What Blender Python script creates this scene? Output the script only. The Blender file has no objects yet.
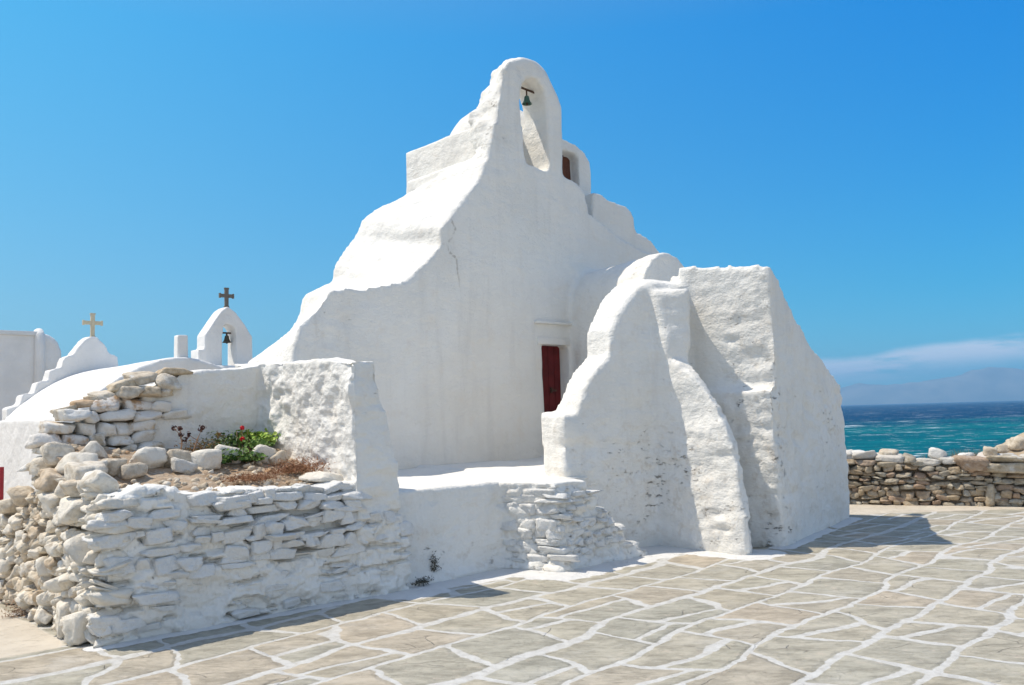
import bpy, bmesh, math, random
import numpy as np
from mathutils import Vector, Matrix
from mathutils.bvhtree import BVHTree
from math import radians, pi, sin, cos, tan, atan, atan2, sqrt

# ------------------------------------------------------------------ camera, sky, sun
SC = bpy.context.scene
FOC = 887.0; CX, CY = 512.0, 342.5; CAM_H = 1.6
PITCH = atan((413.8 - 342.5) / FOC); ROLL = -radians(1.6)
cam_d = bpy.data.cameras.new('camera'); cam = bpy.data.objects.new('camera', cam_d)
SC.collection.objects.link(cam); SC.camera = cam
cam_d.sensor_width = 36.0; cam_d.lens = 36.0 * FOC / 1024.0
cam_d.clip_start = 0.05; cam_d.clip_end = 60000
CAM_M = Matrix.Rotation(pi / 2 + PITCH, 4, 'X') @ Matrix.Rotation(ROLL, 4, 'Z')
cam.matrix_world = Matrix.Translation((0, 0, CAM_H)) @ CAM_M

SUN_EL = radians(60); SUN_BACK = radians(5)      # the sun stands to the left, a touch behind the church
world = bpy.data.worlds.new('World'); SC.world = world; world.use_nodes = True
SKY_STRENGTH = 0.12; SUN_STRENGTH = 2.5
sun_d = bpy.data.lights.new('sun', 'SUN'); sun_d.energy = SUN_STRENGTH; sun_d.angle = radians(0.5)
sun_d.color = (1.0, 0.91, 0.77)
sun = bpy.data.objects.new('sun', sun_d); SC.collection.objects.link(sun)
sdir = Vector((-cos(SUN_EL) * cos(SUN_BACK), cos(SUN_EL) * sin(SUN_BACK), sin(SUN_EL)))
sun.rotation_euler = sdir.to_track_quat('Z', 'Y').to_euler(); sun.location = (-20, 0, 40)
vs = SC.view_settings; vs.view_transform = 'Standard'; vs.look = 'None'; vs.gamma = 1.0
vs.use_curve_mapping = False; vs.exposure = 0.93

# clear Aegean air: bluer than the model's a right angle from the sun, hardly changed towards the sun and behind the camera
TINT_SUNWARD = [(0, (.28, .44, .48)), (.12, (.32, .52, .54)), (.4, (.24, .76, .78)), (.8, (1.05, 1.0, .92))]
TINT_AWAY = [(0, (.14, .40, .52)), (.12, (.05, .42, .58)), (.4, (.0, .52, .88)), (.8, (.92, .98, .96))]
def build_world():
    nt = world.node_tree; N = nt.nodes; L = nt.links; N.clear()
    out = N.new('ShaderNodeOutputWorld'); bg = N.new('ShaderNodeBackground')
    sky = N.new('ShaderNodeTexSky'); sky.sky_type = 'NISHITA'; sky.sun_disc = False
    sky.sun_elevation = SUN_EL; sky.sun_rotation = radians(-90) + SUN_BACK
    sky.altitude = 0; sky.air_density = 1.0; sky.dust_density = 0.0; sky.ozone_density = 3.0
    tc0 = N.new('ShaderNodeTexCoord'); sp0 = N.new('ShaderNodeSeparateXYZ'); L.new(tc0.outputs['Generated'], sp0.inputs[0])
    def tint(stops):
        rp = N.new('ShaderNodeValToRGB'); L.new(sp0.outputs['Z'], rp.inputs[0]); e = rp.color_ramp.elements; e.new(.12); e.new(.4)
        for k, (p_, c_) in enumerate(stops): e[k].position = p_; e[k].color = (*[v / 2 for v in c_], 1)
        return rp.outputs[0]
    def mixc(f, a, b, mode='MIX'):
        m = N.new('ShaderNodeMix'); m.data_type = 'RGBA'; m.blend_type = mode
        for i_, v_ in ((0, f), (6, a), (7, b)):
            if isinstance(v_, float): m.inputs[i_].default_value = v_
            elif isinstance(v_, tuple): m.inputs[i_].default_value = v_
            else: L.new(v_, m.inputs[i_])
        return m.outputs[2]
    def mrl(v, a, b):
        m = N.new('ShaderNodeMapRange'); L.new(v, m.inputs[0]); m.inputs[1].default_value = a; m.inputs[2].default_value = b; return m.outputs[0]
    tn_ = mixc(mrl(sp0.outputs['X'], -.50, .46), tint(TINT_SUNWARD), tint(TINT_AWAY))
    tn_ = mixc(mrl(sp0.outputs['Y'], .55, -.05), tn_, (.70, .545, .44, 1))
    tm_ = mixc(1.0, sky.outputs[0], tn_, 'MULTIPLY')
    hs = N.new('ShaderNodeVectorMath'); hs.operation = 'SCALE'; hs.inputs['Scale'].default_value = 2.0; L.new(tm_, hs.inputs[0])
    # low band of thin cloud near the horizon
    tc = N.new('ShaderNodeTexCoord'); sep = N.new('ShaderNodeSeparateXYZ'); L.new(tc.outputs['Generated'], sep.inputs[0])
    mp = N.new('ShaderNodeMapping'); mp.inputs['Scale'].default_value = (7, 7, 46)
    L.new(tc.outputs['Generated'], mp.inputs[0])
    nz = N.new('ShaderNodeTexNoise'); nz.inputs['Scale'].default_value = 1.3; nz.inputs['Detail'].default_value = 8
    nz.inputs['Roughness'].default_value = 0.62
    L.new(mp.outputs[0], nz.inputs['Vector'])
    # upper edge height wobbles
    n2 = N.new('ShaderNodeTexNoise'); n2.inputs['Scale'].default_value = 9; n2.inputs['Detail'].default_value = 5
    L.new(tc.outputs['Generated'], n2.inputs['Vector'])
    def math_(op, a, b=None, c=None):
        m = N.new('ShaderNodeMath'); m.operation = op
        for i, v in enumerate((a, b, c)):
            if v is None: continue
            if isinstance(v, (int, float)): m.inputs[i].default_value = v
            else: L.new(v, m.inputs[i])
        return m.outputs[0]
    z = math_('ADD', sep.outputs['Z'], math_('MULTIPLY', math_('SUBTRACT', n2.outputs[0], 0.5), 0.02))
    z = math_('SUBTRACT', z, math_('MULTIPLY', math_('SUBTRACT', sep.outputs['X'], 0.42), 0.10))
    def mr(v, a, b, c=0., d=1.):
        m = N.new('ShaderNodeMapRange'); m.interpolation_type = 'SMOOTHSTEP'; L.new(v, m.inputs[0])
        for i, k in enumerate((a, b, c, d)): m.inputs[i + 1].default_value = k
        return m.outputs[0]
    band = math_('MULTIPLY', mr(z, 0.022, 0.044), mr(z, 0.060, 0.050))
    cl = math_('MULTIPLY', band, mr(nz.outputs[0], 0.30, 0.52))
    cl = math_('MULTIPLY', cl, mr(sep.outputs['X'], 0.18, 0.34))
    mix = N.new('ShaderNodeMix'); mix.data_type = 'RGBA'
    L.new(math_('MULTIPLY', cl, 0.95), mix.inputs[0]); L.new(hs.outputs[0], mix.inputs[6])
    mix.inputs[7].default_value = (4.4, 4.6, 5.0, 1)
    L.new(mix.outputs[2], bg.inputs[0]); bg.inputs[1].default_value = SKY_STRENGTH
    L.new(bg.outputs[0], out.inputs[0])
build_world()

# ------------------------------------------------------------------ coordinates of the place
# The buildings share one plan grid: a runs along the front, b runs back from it, z up; metres.
A_ = np.array([.73, .684, 0.]); A_ /= np.linalg.norm(A_); B_ = np.array([-A_[1], A_[0], 0.])
CAMP = np.array([0., 0., CAM_H]); CM = np.array(CAM_M.to_3x3())
def ray(x, y): return CM @ np.array([(x - CX) / FOC, (CY - y) / FOC, -1.])
def G(x, y, z=0.):
    d = ray(x, y); t = (z - CAM_H) / d[2]; return CAMP + d * t
C0 = G(100, 650)
def W(a, b, z): return C0 + A_ * a + B_ * b + np.array([0, 0, z])
def AB(p): p = np.array(p) - C0; return float(p @ A_), float(p @ B_), float(p[2])
def PB(x, y, b):
    d = ray(x, y); t = (b - (CAMP - C0) @ B_) / (d @ B_); q = AB(CAMP + d * t); return (q[0], q[2])
def PA(x, y, a):
    d = ray(x, y); t = (a - (CAMP - C0) @ A_) / (d @ A_); q = AB(CAMP + d * t); return (q[1], q[2])

# ------------------------------------------------------------------ numpy noise
def _h(ix, iy, iz, s):
    n = (ix * 374761393 + iy * 668265263 + iz * 2147483647 + s * 1274126177) & 0xffffffff
    n = ((n ^ (n >> 13)) * 1274126177) & 0xffffffff
    n = ((n ^ (n >> 15)) * 2246822519) & 0xffffffff
    return ((n ^ (n >> 16)) & 0xffffff) / float(0xffffff)
def vnoise(P, s=0):
    F = np.floor(P).astype(np.int64); f = P - F; u = f * f * f * (f * (f * 6 - 15) + 10)
    r = 0
    for i in (0, 1):
        for j in (0, 1):
            for k in (0, 1):
                w = (u[:, 0] if i else 1 - u[:, 0]) * (u[:, 1] if j else 1 - u[:, 1]) * (u[:, 2] if k else 1 - u[:, 2])
                r = r + w * _h(F[:, 0] + i, F[:, 1] + j, F[:, 2] + k, s)
    return r * 2 - 1
def fbm(P, sc, octv=3, s=0, gain=.5):
    P = P * np.asarray(sc, float); a = 1; t = 0; n = 0
    for o in range(octv):
        t = t + a * vnoise(P + 17.3 * o, s + o); n += a; a *= gain; P = P * 2.03
    return t / n
def worley(P, s=0):
    """F1, F2-F1 and id of nearest feature point"""
    F = np.floor(P).astype(np.int64); d1 = np.full(len(P), 9.); d2 = np.full(len(P), 9.); idn = np.zeros(len(P))
    for i in (-1, 0, 1):
        for j in (-1, 0, 1):
            for k in (-1, 0, 1):
                c = F + (i, j, k)
                q = np.stack([c[:, m] + .5 + .8 * (_h(c[:, 0], c[:, 1], c[:, 2], s + m) - .5) for m in range(3)], 1)
                d = np.linalg.norm(q - P, axis=1); hid = _h(c[:, 0], c[:, 1], c[:, 2], s + 9)
                m1 = d < d1
                d2 = np.where(m1, d1, np.minimum(d2, d)); idn = np.where(m1, hid, idn); d1 = np.where(m1, d, d1)
    return d1, d2 - d1, idn
def sstep(x, a, b):
    t = np.clip((x - a) / (b - a), 0, 1); return t * t * (3 - 2 * t)

# ------------------------------------------------------------------ materials
MATS = {}
class NT:
    def __init__(s, name):
        s.m = bpy.data.materials.new(name); s.m.use_nodes = True; s.t = s.m.node_tree; s.N = s.t.nodes; s.L = s.t.links
        s.b = s.N['Principled BSDF']; MATS[name] = s.m
        s.geo = s.N.new('ShaderNodeNewGeometry')
    def pos(s): return s.geo.outputs['Position']
    def mapping(s, scale=(1, 1, 1), rot=(0, 0, 0), vec=None):
        m = s.N.new('ShaderNodeMapping'); m.inputs['Scale'].default_value = scale; m.inputs['Rotation'].default_value = rot
        s.L.new(vec or s.pos(), m.inputs[0]); return m.outputs[0]
    def noise(s, scale, detail=4, rough=.5, vec=None, dist=0, col=False):
        n = s.N.new('ShaderNodeTexNoise'); n.inputs['Scale'].default_value = scale; n.inputs['Detail'].default_value = detail
        n.inputs['Roughness'].default_value = rough; n.inputs['Distortion'].default_value = dist
        s.L.new(vec or s.pos(), n.inputs['Vector']); return n.outputs[1 if col else 0]
    def vor(s, scale, feat='F1', rand=1, vec=None, out=0):
        n = s.N.new('ShaderNodeTexVoronoi'); n.feature = feat; n.inputs['Scale'].default_value = scale
        n.inputs['Randomness'].default_value = rand; s.L.new(vec or s.pos(), n.inputs['Vector']); return n.outputs[out]
    def mr(s, v, a, b, c=0., d=1., smooth=True):
        m = s.N.new('ShaderNodeMapRange'); m.interpolation_type = 'SMOOTHSTEP' if smooth else 'LINEAR'
        s.L.new(v, m.inputs[0])
        for i, k in enumerate((a, b, c, d)): m.inputs[i + 1].default_value = k
        return m.outputs[0]
    def math(s, op, a, b=None):
        m = s.N.new('ShaderNodeMath'); m.operation = op
        for i, v in enumerate((a, b)):
            if v is None: continue
            if isinstance(v, (int, float)): m.inputs[i].default_value = v
            else: s.L.new(v, m.inputs[i])
        return m.outputs[0]
    def mix(s, f, a, b, mode='MIX'):
        m = s.N.new('ShaderNodeMix'); m.data_type = 'RGBA'; m.blend_type = mode
        for i, v in ((0, f), (6, a), (7, b)):
            if isinstance(v, (int, float)): m.inputs[i].default_value = v
            elif isinstance(v, tuple): m.inputs[i].default_value = (*v, 1) if len(v) == 3 else v
            else: s.L.new(v, m.inputs[i])
        return m.outputs[2]
    def ramp(s, v, stops):
        r = s.N.new('ShaderNodeValToRGB'); e = r.color_ramp.elements
        while len(e) < len(stops): e.new(.5)
        for k, (p, c) in enumerate(stops): e[k].position = p; e[k].color = (*c, 1)
        s.L.new(v, r.inputs[0]); return r.outputs[0]
    def attr(s, name):
        n = s.N.new('ShaderNodeAttribute'); n.attribute_name = name; return n.outputs['Fac']
    def color(s, c):
        if isinstance(c, tuple): s.b.inputs['Base Color'].default_value = (*c, 1)
        else: s.L.new(c, s.b.inputs['Base Color'])
    def bump(s, h, dist=.02, strength=1., prev=None):
        b = s.N.new('ShaderNodeBump'); b.inputs['Distance'].default_value = dist; b.inputs['Strength'].default_value = strength
        s.L.new(h, b.inputs['Height'])
        if prev: s.L.new(prev, b.inputs['Normal'])
        s.L.new(b.outputs[0], s.b.inputs['Normal']); return b.outputs[0]
    def fin(s, rough=.9, spec=.2):
        s.b.inputs['Roughness'].default_value = rough; s.b.inputs['Specular IOR Level'].default_value = spec; return s.m

def mat_lime():
    n = NT('lime_plaster')
    w = n.attr('wear')
    base = n.mix(n.mr(n.noise(.9, 5, .6), .35, .7), (.81, .79, .74), (.765, .738, .68))
    streak = n.noise(1.0, 5, .65, vec=n.mapping((5, 5, .55)))
    base = n.mix(n.math('MULTIPLY', n.mr(streak, .50, .74), .5), base, (.68, .655, .61))
    # flaking patches, warm where older coats or stone show
    patch = n.math('MULTIPLY', n.mr(n.noise(3.4, 8, .72), .54, .68), .42)
    base = n.mix(patch, base, (.76, .69, .60))
    pw = n.math('MULTIPLY', n.mr(n.noise(7, 8, .72), .52, .66), n.math('MULTIPLY', w, .55))
    base = n.mix(pw, base, (.60, .53, .44))
    # pits through the coat: flat, elongated along the courses
    pit = n.noise(9, 7, .74, vec=n.mapping((1, 1, 2.4)))
    pitm = n.mr(n.math('ADD', pit, n.math('MULTIPLY', n.math('SUBTRACT', w, .5), .13)), .645, .675)
    pitm = n.math('MULTIPLY', pitm, n.math('MULTIPLY', n.mr(n.noise(1.0, 3), .36, .52), n.mr(n.noise(3.6, 3), .48, .60)))
    base = n.mix(n.math('MULTIPLY', pitm, .75), base, (.19, .16, .12))
    ckm = n.mr(n.math('ADD', n.attr('crack'), n.math('MULTIPLY', n.math('SUBTRACT', n.noise(9, 8, .78), .5), 1.9)), .70, 1.05)
    base = n.mix(n.math('MULTIPLY', ckm, .5), base, (.30, .25, .19))
    n.color(base)
    h = n.math('ADD', n.math('MULTIPLY', n.noise(6, 6, .62), .6), n.math('MULTIPLY', n.noise(30, 5, .6), .22))
    h = n.math('SUBTRACT', h, n.math('MULTIPLY', pitm, .8))
    h = n.math('ADD', h, n.math('MULTIPLY', n.noise(2.2, 4, .6, vec=n.mapping((1, 1, 2.6))), .7))
    n.bump(h, .05, .85)
    return n.fin(.92, .12)
def mat_stone(name, stops, bump=.02, white=0., wcol=(.78, .77, .74)):
    n = NT(name)
    r = n.geo.outputs['Random Per Island']
    c = n.ramp(r, stops)
    c = n.mix(n.mr(n.noise(16, 6, .65), .3, .75), c, n.mix(1, c, (.62, .58, .53), 'MULTIPLY'))
    c = n.mix(n.math('MULTIPLY', n.mr(n.noise(5, 5, .7), .55, .75), .5), c, (.30, .285, .25))
    if white:
        wm = n.mr(n.math('ADD', n.noise(5, 6, .65), n.math('MULTIPLY', n.math('SUBTRACT', n.attr('white'), .5), 1.1)), .42, .56)
        c = n.mix(n.math('MULTIPLY', wm, white), c, wcol)
    n.color(c)
    h = n.math('ADD', n.noise(22, 7, .66), n.math('MULTIPLY', n.noise(7, 5, .6), 1.2))
    n.bump(h, bump, .9)
    return n.fin(.93, .15)
def mat_plain(name, c, rough=.8, spec=.3, var=.25, sc=12, bump=.004, metal=0):
    n = NT(name)
    n.color(n.mix(n.mr(n.noise(sc, 5, .6), .3, .7), c, tuple(k * (1 - var) for k in c)))
    n.bump(n.noise(sc * 3, 5, .6), bump, .8); n.b.inputs['Metallic'].default_value = metal
    return n.fin(rough, spec)
def mat_pavement():
    n = NT('flagstone_pavement')
    A_ang = atan2(A_[1], A_[0])
    p = n.pos()
    wob = n.noise(1.1, 3, .5, col=True)
    v = n.N.new('ShaderNodeVectorMath'); v.operation = 'MULTIPLY_ADD'; n.L.new(wob, v.inputs[0])
    v.inputs[1].default_value = (.13, .13, 0); n.L.new(p, v.inputs[2])
    wob2 = n.noise(6, 4, .6, col=True)
    v2 = n.N.new('ShaderNodeVectorMath'); v2.operation = 'MULTIPLY_ADD'; n.L.new(wob2, v2.inputs[0])
    v2.inputs[1].default_value = (.085, .085, 0); n.L.new(v.outputs[0], v2.inputs[2])
    fl = n.N.new('ShaderNodeVectorMath'); fl.operation = 'MULTIPLY'; n.L.new(v2.outputs[0], fl.inputs[0]); fl.inputs[1].default_value = (1, 1, 0)
    rot = n.mapping((1, 1, 1), (0, 0, -A_ang - .10), fl.outputs[0])
    uv = n.N.new('ShaderNodeSeparateXYZ'); n.L.new(rot, uv.inputs[0]); U, V_ = uv.outputs[0], uv.outputs[1]
    def comb(a_, b_, c_=0.):
        k_ = n.N.new('ShaderNodeCombineXYZ')
        for q_, v_ in enumerate((a_, b_, c_)):
            if isinstance(v_, float): k_.inputs[q_].default_value = v_
            else: n.L.new(v_, k_.inputs[q_])
        return k_.outputs[0]
    def hsh(a_, b_):
        w_ = n.N.new('ShaderNodeTexWhiteNoise'); w_.noise_dimensions = '2D'; n.L.new(comb(a_, b_), w_.inputs[0]); return w_.outputs[0]
    sub = lambda a_, b_: n.math('SUBTRACT', a_, b_); mul = lambda a_, b_: n.math('MULTIPLY', a_, b_); add = lambda a_, b_: n.math('ADD', a_, b_)
    RH, CWD = .56, .64
    vv = add(mul(V_, 1 / RH), add(mul(sub(n.noise(.45, 2, .5, vec=rot), .5), 1.1), mul(sub(n.noise(1.3, 1, .5, vec=comb(0., V_)), .5), .7)))
    row = n.math('FLOOR', vv); fv = sub(vv, row)
    nz_ = n.noise(1.0, 1, .5, vec=comb(mul(U, 1.5), mul(row, 7.13)))
    uu = add(add(mul(U, 1 / CWD), mul(hsh(row, 3.), 13.)), add(mul(mul(sub(nz_, .5), 2.6), sub(fv, .5)), mul(sub(n.noise(1.0, 1, .5, vec=comb(mul(U, 1.1), mul(row, 3.7), 5.)), .5), 1.1)))
    colm = n.math('FLOOR', uu); fu = sub(uu, colm)
    h1 = hsh(row, colm)
    tri = lambda f_: n.math('MINIMUM', f_, sub(1., f_))
    cut = add(.5, add(mul(sub(hsh(colm, row), .5), .35), mul(sub(fu, .5), mul(sub(h1, .5), .9))))      # some slabs are two, side by side
    dsp = n.math('MAXIMUM', mul(n.math('ABSOLUTE', sub(fv, cut)), RH), mul(n.math('GREATER_THAN', h1, .42), 9.))
    up = mul(n.math('GREATER_THAN', fv, cut), n.math('LESS_THAN', h1, .42))
    ed = n.N.new('ShaderNodeMath'); ed.operation = 'SMOOTH_MIN'; n.L.new(mul(tri(fv), RH), ed.inputs[0]); n.L.new(mul(tri(fu), CWD), ed.inputs[1]); ed.inputs[2].default_value = .05
    ed2 = n.N.new('ShaderNodeMath'); ed2.operation = 'SMOOTH_MIN'; n.L.new(ed.outputs[0], ed2.inputs[0]); n.L.new(dsp, ed2.inputs[1]); ed2.inputs[2].default_value = .04
    edge = ed2.outputs[0]
    wc = n.N.new('ShaderNodeTexWhiteNoise'); wc.noise_dimensions = '3D'; n.L.new(comb(row, colm, up), wc.inputs[0])
    sep = n.N.new('ShaderNodeSeparateColor'); n.L.new(wc.outputs[1], sep.inputs[0])
    wdt = n.noise(2.3, 4, .6)
    e = n.math('ADD', edge, n.math('MULTIPLY', n.math('SUBTRACT', wdt, .5), -.035))
    joint = n.mr(e, .022, .034, 1, 0)
    stone = n.ramp(sep.outputs[0], [(0, (.45, .42, .335)), (.3, (.48, .435, .345)), (.55, (.42, .40, .33)), (.8, (.50, .43, .335)), (1, (.45, .41, .32))])
    stone = n.mix(n.mr(n.noise(2.6, 9, .76, vec=n.mapping((1, 2.2, 1), (0, 0, .7))), .36, .64), stone, n.mix(1, stone, (.62, .62, .61), 'MULTIPLY'))
    lam = n.noise(2.2, 8, .7, vec=v2.outputs[0]); ring = n.math('FRACT', n.math('MULTIPLY', lam, 9.)); ledge_ = n.mr(ring, .0, .10, 1, 0)
    stone = n.mix(n.math('MULTIPLY', ledge_, n.math('MULTIPLY', n.mr(n.noise(1.7, 3), .48, .6), .45)), stone, (.23, .21, .175))
    stone = n.mix(n.math('MULTIPLY', n.mr(n.noise(9, 6, .7), .56, .72), .5), stone, (.56, .47, .38))
    # hairline flaking
    fl2 = n.vor(2.6, 'DISTANCE_TO_EDGE', 1, n.mapping((1, 1.7, 0), (0, 0, .4), v2.outputs[0]))
    crack = n.math('MULTIPLY', n.mr(fl2, .0, .018, 1, 0), n.mr(n.noise(2.1, 2), .55, .62))
    stone = n.mix(n.math('MULTIPLY', crack, .55), stone, (.16, .145, .125))
    # worn paint spread over stones
    stone = n.mix(n.math('MULTIPLY', n.mr(n.noise(1.4, 7, .72), .5, .78), .35), stone, (.66, .64, .60))
    white = n.mix(n.mr(n.noise(14, 6, .7), .35, .7), (.58, .57, .54), (.48, .46, .42))
    lime = n.attr('lime')
    lm = n.mr(n.math('ADD', lime, n.math('MULTIPLY', n.math('SUBTRACT', n.noise(5, 6, .65), .5), .7)), .44, .56)
    far = n.attr('bare')
    bm = n.mr(n.math('ADD', far, n.math('MULTIPLY', n.math('SUBTRACT', n.noise(2.2, 6, .65), .5), .6)), .4, .6)
    jw = n.math('MULTIPLY', joint, n.mr(n.noise(8, 6, .7), .22, .40))
    c = n.mix(jw, stone, white)
    concrete = n.mix(n.mr(n.noise(2, 7, .65), .3, .7), (.60, .54, .45), (.52, .46, .375))
    c = n.mix(bm, c, concrete)
    c = n.mix(n.math('MULTIPLY', lm, .93), c, (.70, .69, .67))
    n.color(c)
    h = n.math('MULTIPLY', n.mr(e, .022, .07, .2, .75), n.math('SUBTRACT', 1.0, n.math('MAXIMUM', lm, bm)))
    h = n.math('ADD', h, n.math('MULTIPLY', n.noise(7, 8, .7), .9)); h = n.math('SUBTRACT', h, n.math('MULTIPLY', crack, .4)); h = n.math('ADD', h, n.math('MULTIPLY', n.math('FLOOR', n.math('MULTIPLY', lam, 9.)), .30))
    n.bump(h, .02, .8)
    return n.fin(.85, .25)
def mat_ground():
    n = NT('sandy_ground')
    c = n.mix(n.mr(n.noise(.8, 7, .65), .3, .7), (.50, .40, .28), (.40, .32, .23))
    c = n.mix(n.mr(n.noise(9, 6, .7), .5, .7), c, (.56, .48, .37))
    n.color(c); n.bump(n.noise(8, 7, .7), .05, 1); return n.fin(.95, .1)
def mat_soil():
    n = NT('dry_soil')
    c = n.mix(n.mr(n.noise(3, 7, .7), .35, .65), (.52, .41, .30), (.36, .24, .15))
    c = n.mix(n.mr(n.noise(14, 6, .7), .5, .68), c, (.62, .55, .45))
    n.color(c); n.bump(n.noise(18, 7, .7), .04, 1); return n.fin(.95, .1)
def mat_sea():
    n = NT('sea_water')
    sep = n.N.new('ShaderNodeSeparateXYZ'); n.L.new(n.pos(), sep.inputs[0])
    y = sep.outputs['Y']
    yy = n.math('ADD', y, n.math('MULTIPLY', n.math('SUBTRACT', n.noise(.006, 3, .5, vec=n.mapping((1, 3, 1))), .5), 260))
    deep = n.mr(yy, 250, 420)
    mott = n.noise(.03, 6, .6, vec=n.mapping((1, 2.5, 1)))
    c1 = n.mix(n.mr(mott, .35, .65), (.0, .155, .185), (.0, .10, .145))
    c2 = n.mix(n.mr(mott, .35, .65), (.0, .055, .135), (.0, .032, .095))
    c = n.mix(deep, c1, c2)
    # whitecaps
    f1 = n.noise(.035, 10, .80, vec=n.mapping((1.0, 2.3, 1), (0, 0, .35)))
    foam = n.mr(f1, .585, .62)
    f2 = n.noise(.20, 7, .72, vec=n.mapping((.8, 1.6, 1)))
    foam2 = n.math('MULTIPLY', n.mr(f2, .60, .635), n.mr(y, 700, 150, .25, .85))
    fm = n.math('MAXIMUM', foam, foam2)
    c = n.mix(n.math('MULTIPLY', fm, .85), c, (.78, .83, .85))
    n.color(c)
    n.bump(n.noise(.35, 8, .65, vec=n.mapping((1, 1.8, 1))), 1.4, .9)
    return n.fin(.6, .03)
def mat_hill():
    n = NT('hill_scrub'); n.color(n.mix(n.mr(n.noise(.004, 6, .6), .35, .65), (.30, .27, .22), (.20, .19, .16)))
    return n.fin(.95, .05)

mat_lime(); mat_pavement(); mat_ground(); mat_soil(); mat_sea(); mat_hill()
mat_stone('white_stone', [(0, (.76, .74, .70)), (.5, (.79, .775, .735)), (1, (.72, .68, .61))], .03, .8)
mat_stone('cream_rubble', [(0, (.70, .61, .48)), (.3, (.76, .69, .57)), (.6, (.66, .54, .40)), (.8, (.78, .73, .64)), (1, (.74, .65, .52))], .02, .75, (.77, .725, .64))
mat_stone('tan_rubble', [(0, (.52, .33, .19)), (.2, (.66, .54, .39)), (.5, (.74, .65, .51)), (.75, (.60, .50, .37)), (1, (.76, .70, .60))], .02, .8)
mat_stone('field_stone', [(0, (.46, .36, .25)), (.18, (.54, .47, .36)), (.36, (.42, .385, .32)), (.54, (.58, .48, .35)), (.68, (.47, .34, .25)), (.82, (.47, .44, .37)), (1, (.62, .57, .47))], .025, .55)
mat_plain('mortar_earth', (.34, .27, .20), .95, .1, .35, 9, .03)
mat_plain('pale_mortar', (.66, .60, .50), .95, .1, .2, 9, .03)
mat_plain('red_door_paint', (.15, .014, .014), .6, .3, .35, 7)
mat_plain('red_rail_paint', (.42, .025, .03), .5, .4, .2)
mat_plain('iron', (.10, .055, .035), .75, .4, .4, 30)
mat_plain('verdigris_bronze', (.07, .16, .125), .6, .5, .4, 25, .002, .35)
mat_plain('dark_bronze', (.09, .085, .06), .6, .5, .3, 25, .002, .4)
mat_plain('cream_marble', (.62, .54, .38), .75, .3, .15, 20)
mat_plain('weathered_marble', (.20, .18, .15), .85, .2, .3, 25)
mat_plain('brown_wood', (.16, .06, .035), .75, .3, .35, 20)
mat_plain('far_lime_plaster', (.82, .805, .775), .92, .12, .10, 1.6, .04)
mat_plain('grey_pipe', (.74, .74, .72), .6, .3, .1)
def mat_leaf(name, c1, c2):
    n = NT(name); n.color(n.ramp(n.geo.outputs['Random Per Island'], [(0, c1), (1, c2)]))
    n.b.inputs['Subsurface Weight'].default_value = 0
    return n.fin(.6, .3)
mat_leaf('green_leaf', (.045, .11, .018), (.17, .27, .05)); mat_leaf('lime_leaf', (.20, .36, .03), (.42, .52, .10))
mat_leaf('red_petal', (.62, .012, .012), (.75, .03, .06)); mat_leaf('rust_scrub', (.19, .075, .03), (.33, .16, .075))
mat_leaf('orange_leaf', (.35, .14, .04), (.42, .30, .08)); mat_leaf('dry_stem', (.26, .15, .09), (.35, .22, .13))
mat_leaf('dark_weed', (.03, .028, .015), (.07, .06, .03)); mat_leaf('straw_scrub', (.33, .22, .12), (.45, .34, .2))
mat_leaf('dead_head', (.06, .025, .02), (.10, .04, .03)); mat_leaf('grey_leaf', (.12, .17, .09), (.22, .27, .15))

# ------------------------------------------------------------------ object helpers
COL = SC.collection
def tag(o, label=None, cat=None, group=None, kind=None):
    if label: o['label'] = label
    if cat: o['category'] = cat
    if group: o['group'] = group
    if kind: o['kind'] = kind
    return o
def empty(name, loc, label, cat, group=None):
    o = bpy.data.objects.new(name, None); COL.objects.link(o); o.location = Vector(loc); o.empty_display_size = .2
    return tag(o, label, cat, group)
def origin_of(o):
    p = Vector((0, 0, 0))
    while o: p += o.location; o = o.parent
    return p
def link(name, me, mat, parent=None, base=None):
    """mesh in world coordinates -> object; child of parent, or with its own origin at its base"""
    if parent is not None:
        off = origin_of(parent); me.transform(Matrix.Translation(-off)); o = bpy.data.objects.new(name, me); o.parent = parent
    else:
        co = np.empty(len(me.vertices) * 3); me.vertices.foreach_get('co', co); co = co.reshape(-1, 3)
        off = Vector(base) if base is not None else Vector(((co[:, 0].min() + co[:, 0].max()) / 2, (co[:, 1].min() + co[:, 1].max()) / 2, co[:, 2].min()))
        me.transform(Matrix.Translation(-off)); o = bpy.data.objects.new(name, me); o.location = off
    COL.objects.link(o)
    if mat: me.materials.append(MATS[mat])
    return o
def mesh_np(name, V, Fs, smooth=True, attrs=None):
    me = bpy.data.meshes.new(name); V = np.asarray(V, dtype=np.float64)
    me.from_pydata(V.tolist(), [], Fs.tolist() if isinstance(Fs, np.ndarray) else Fs); me.update()
    if smooth: me.shade_smooth()
    for k, v in (attrs or {}).items():
        at = me.attributes.new(k, 'FLOAT', 'POINT'); at.data.foreach_set('value', np.asarray(v, dtype=np.float32))
    return me
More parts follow.
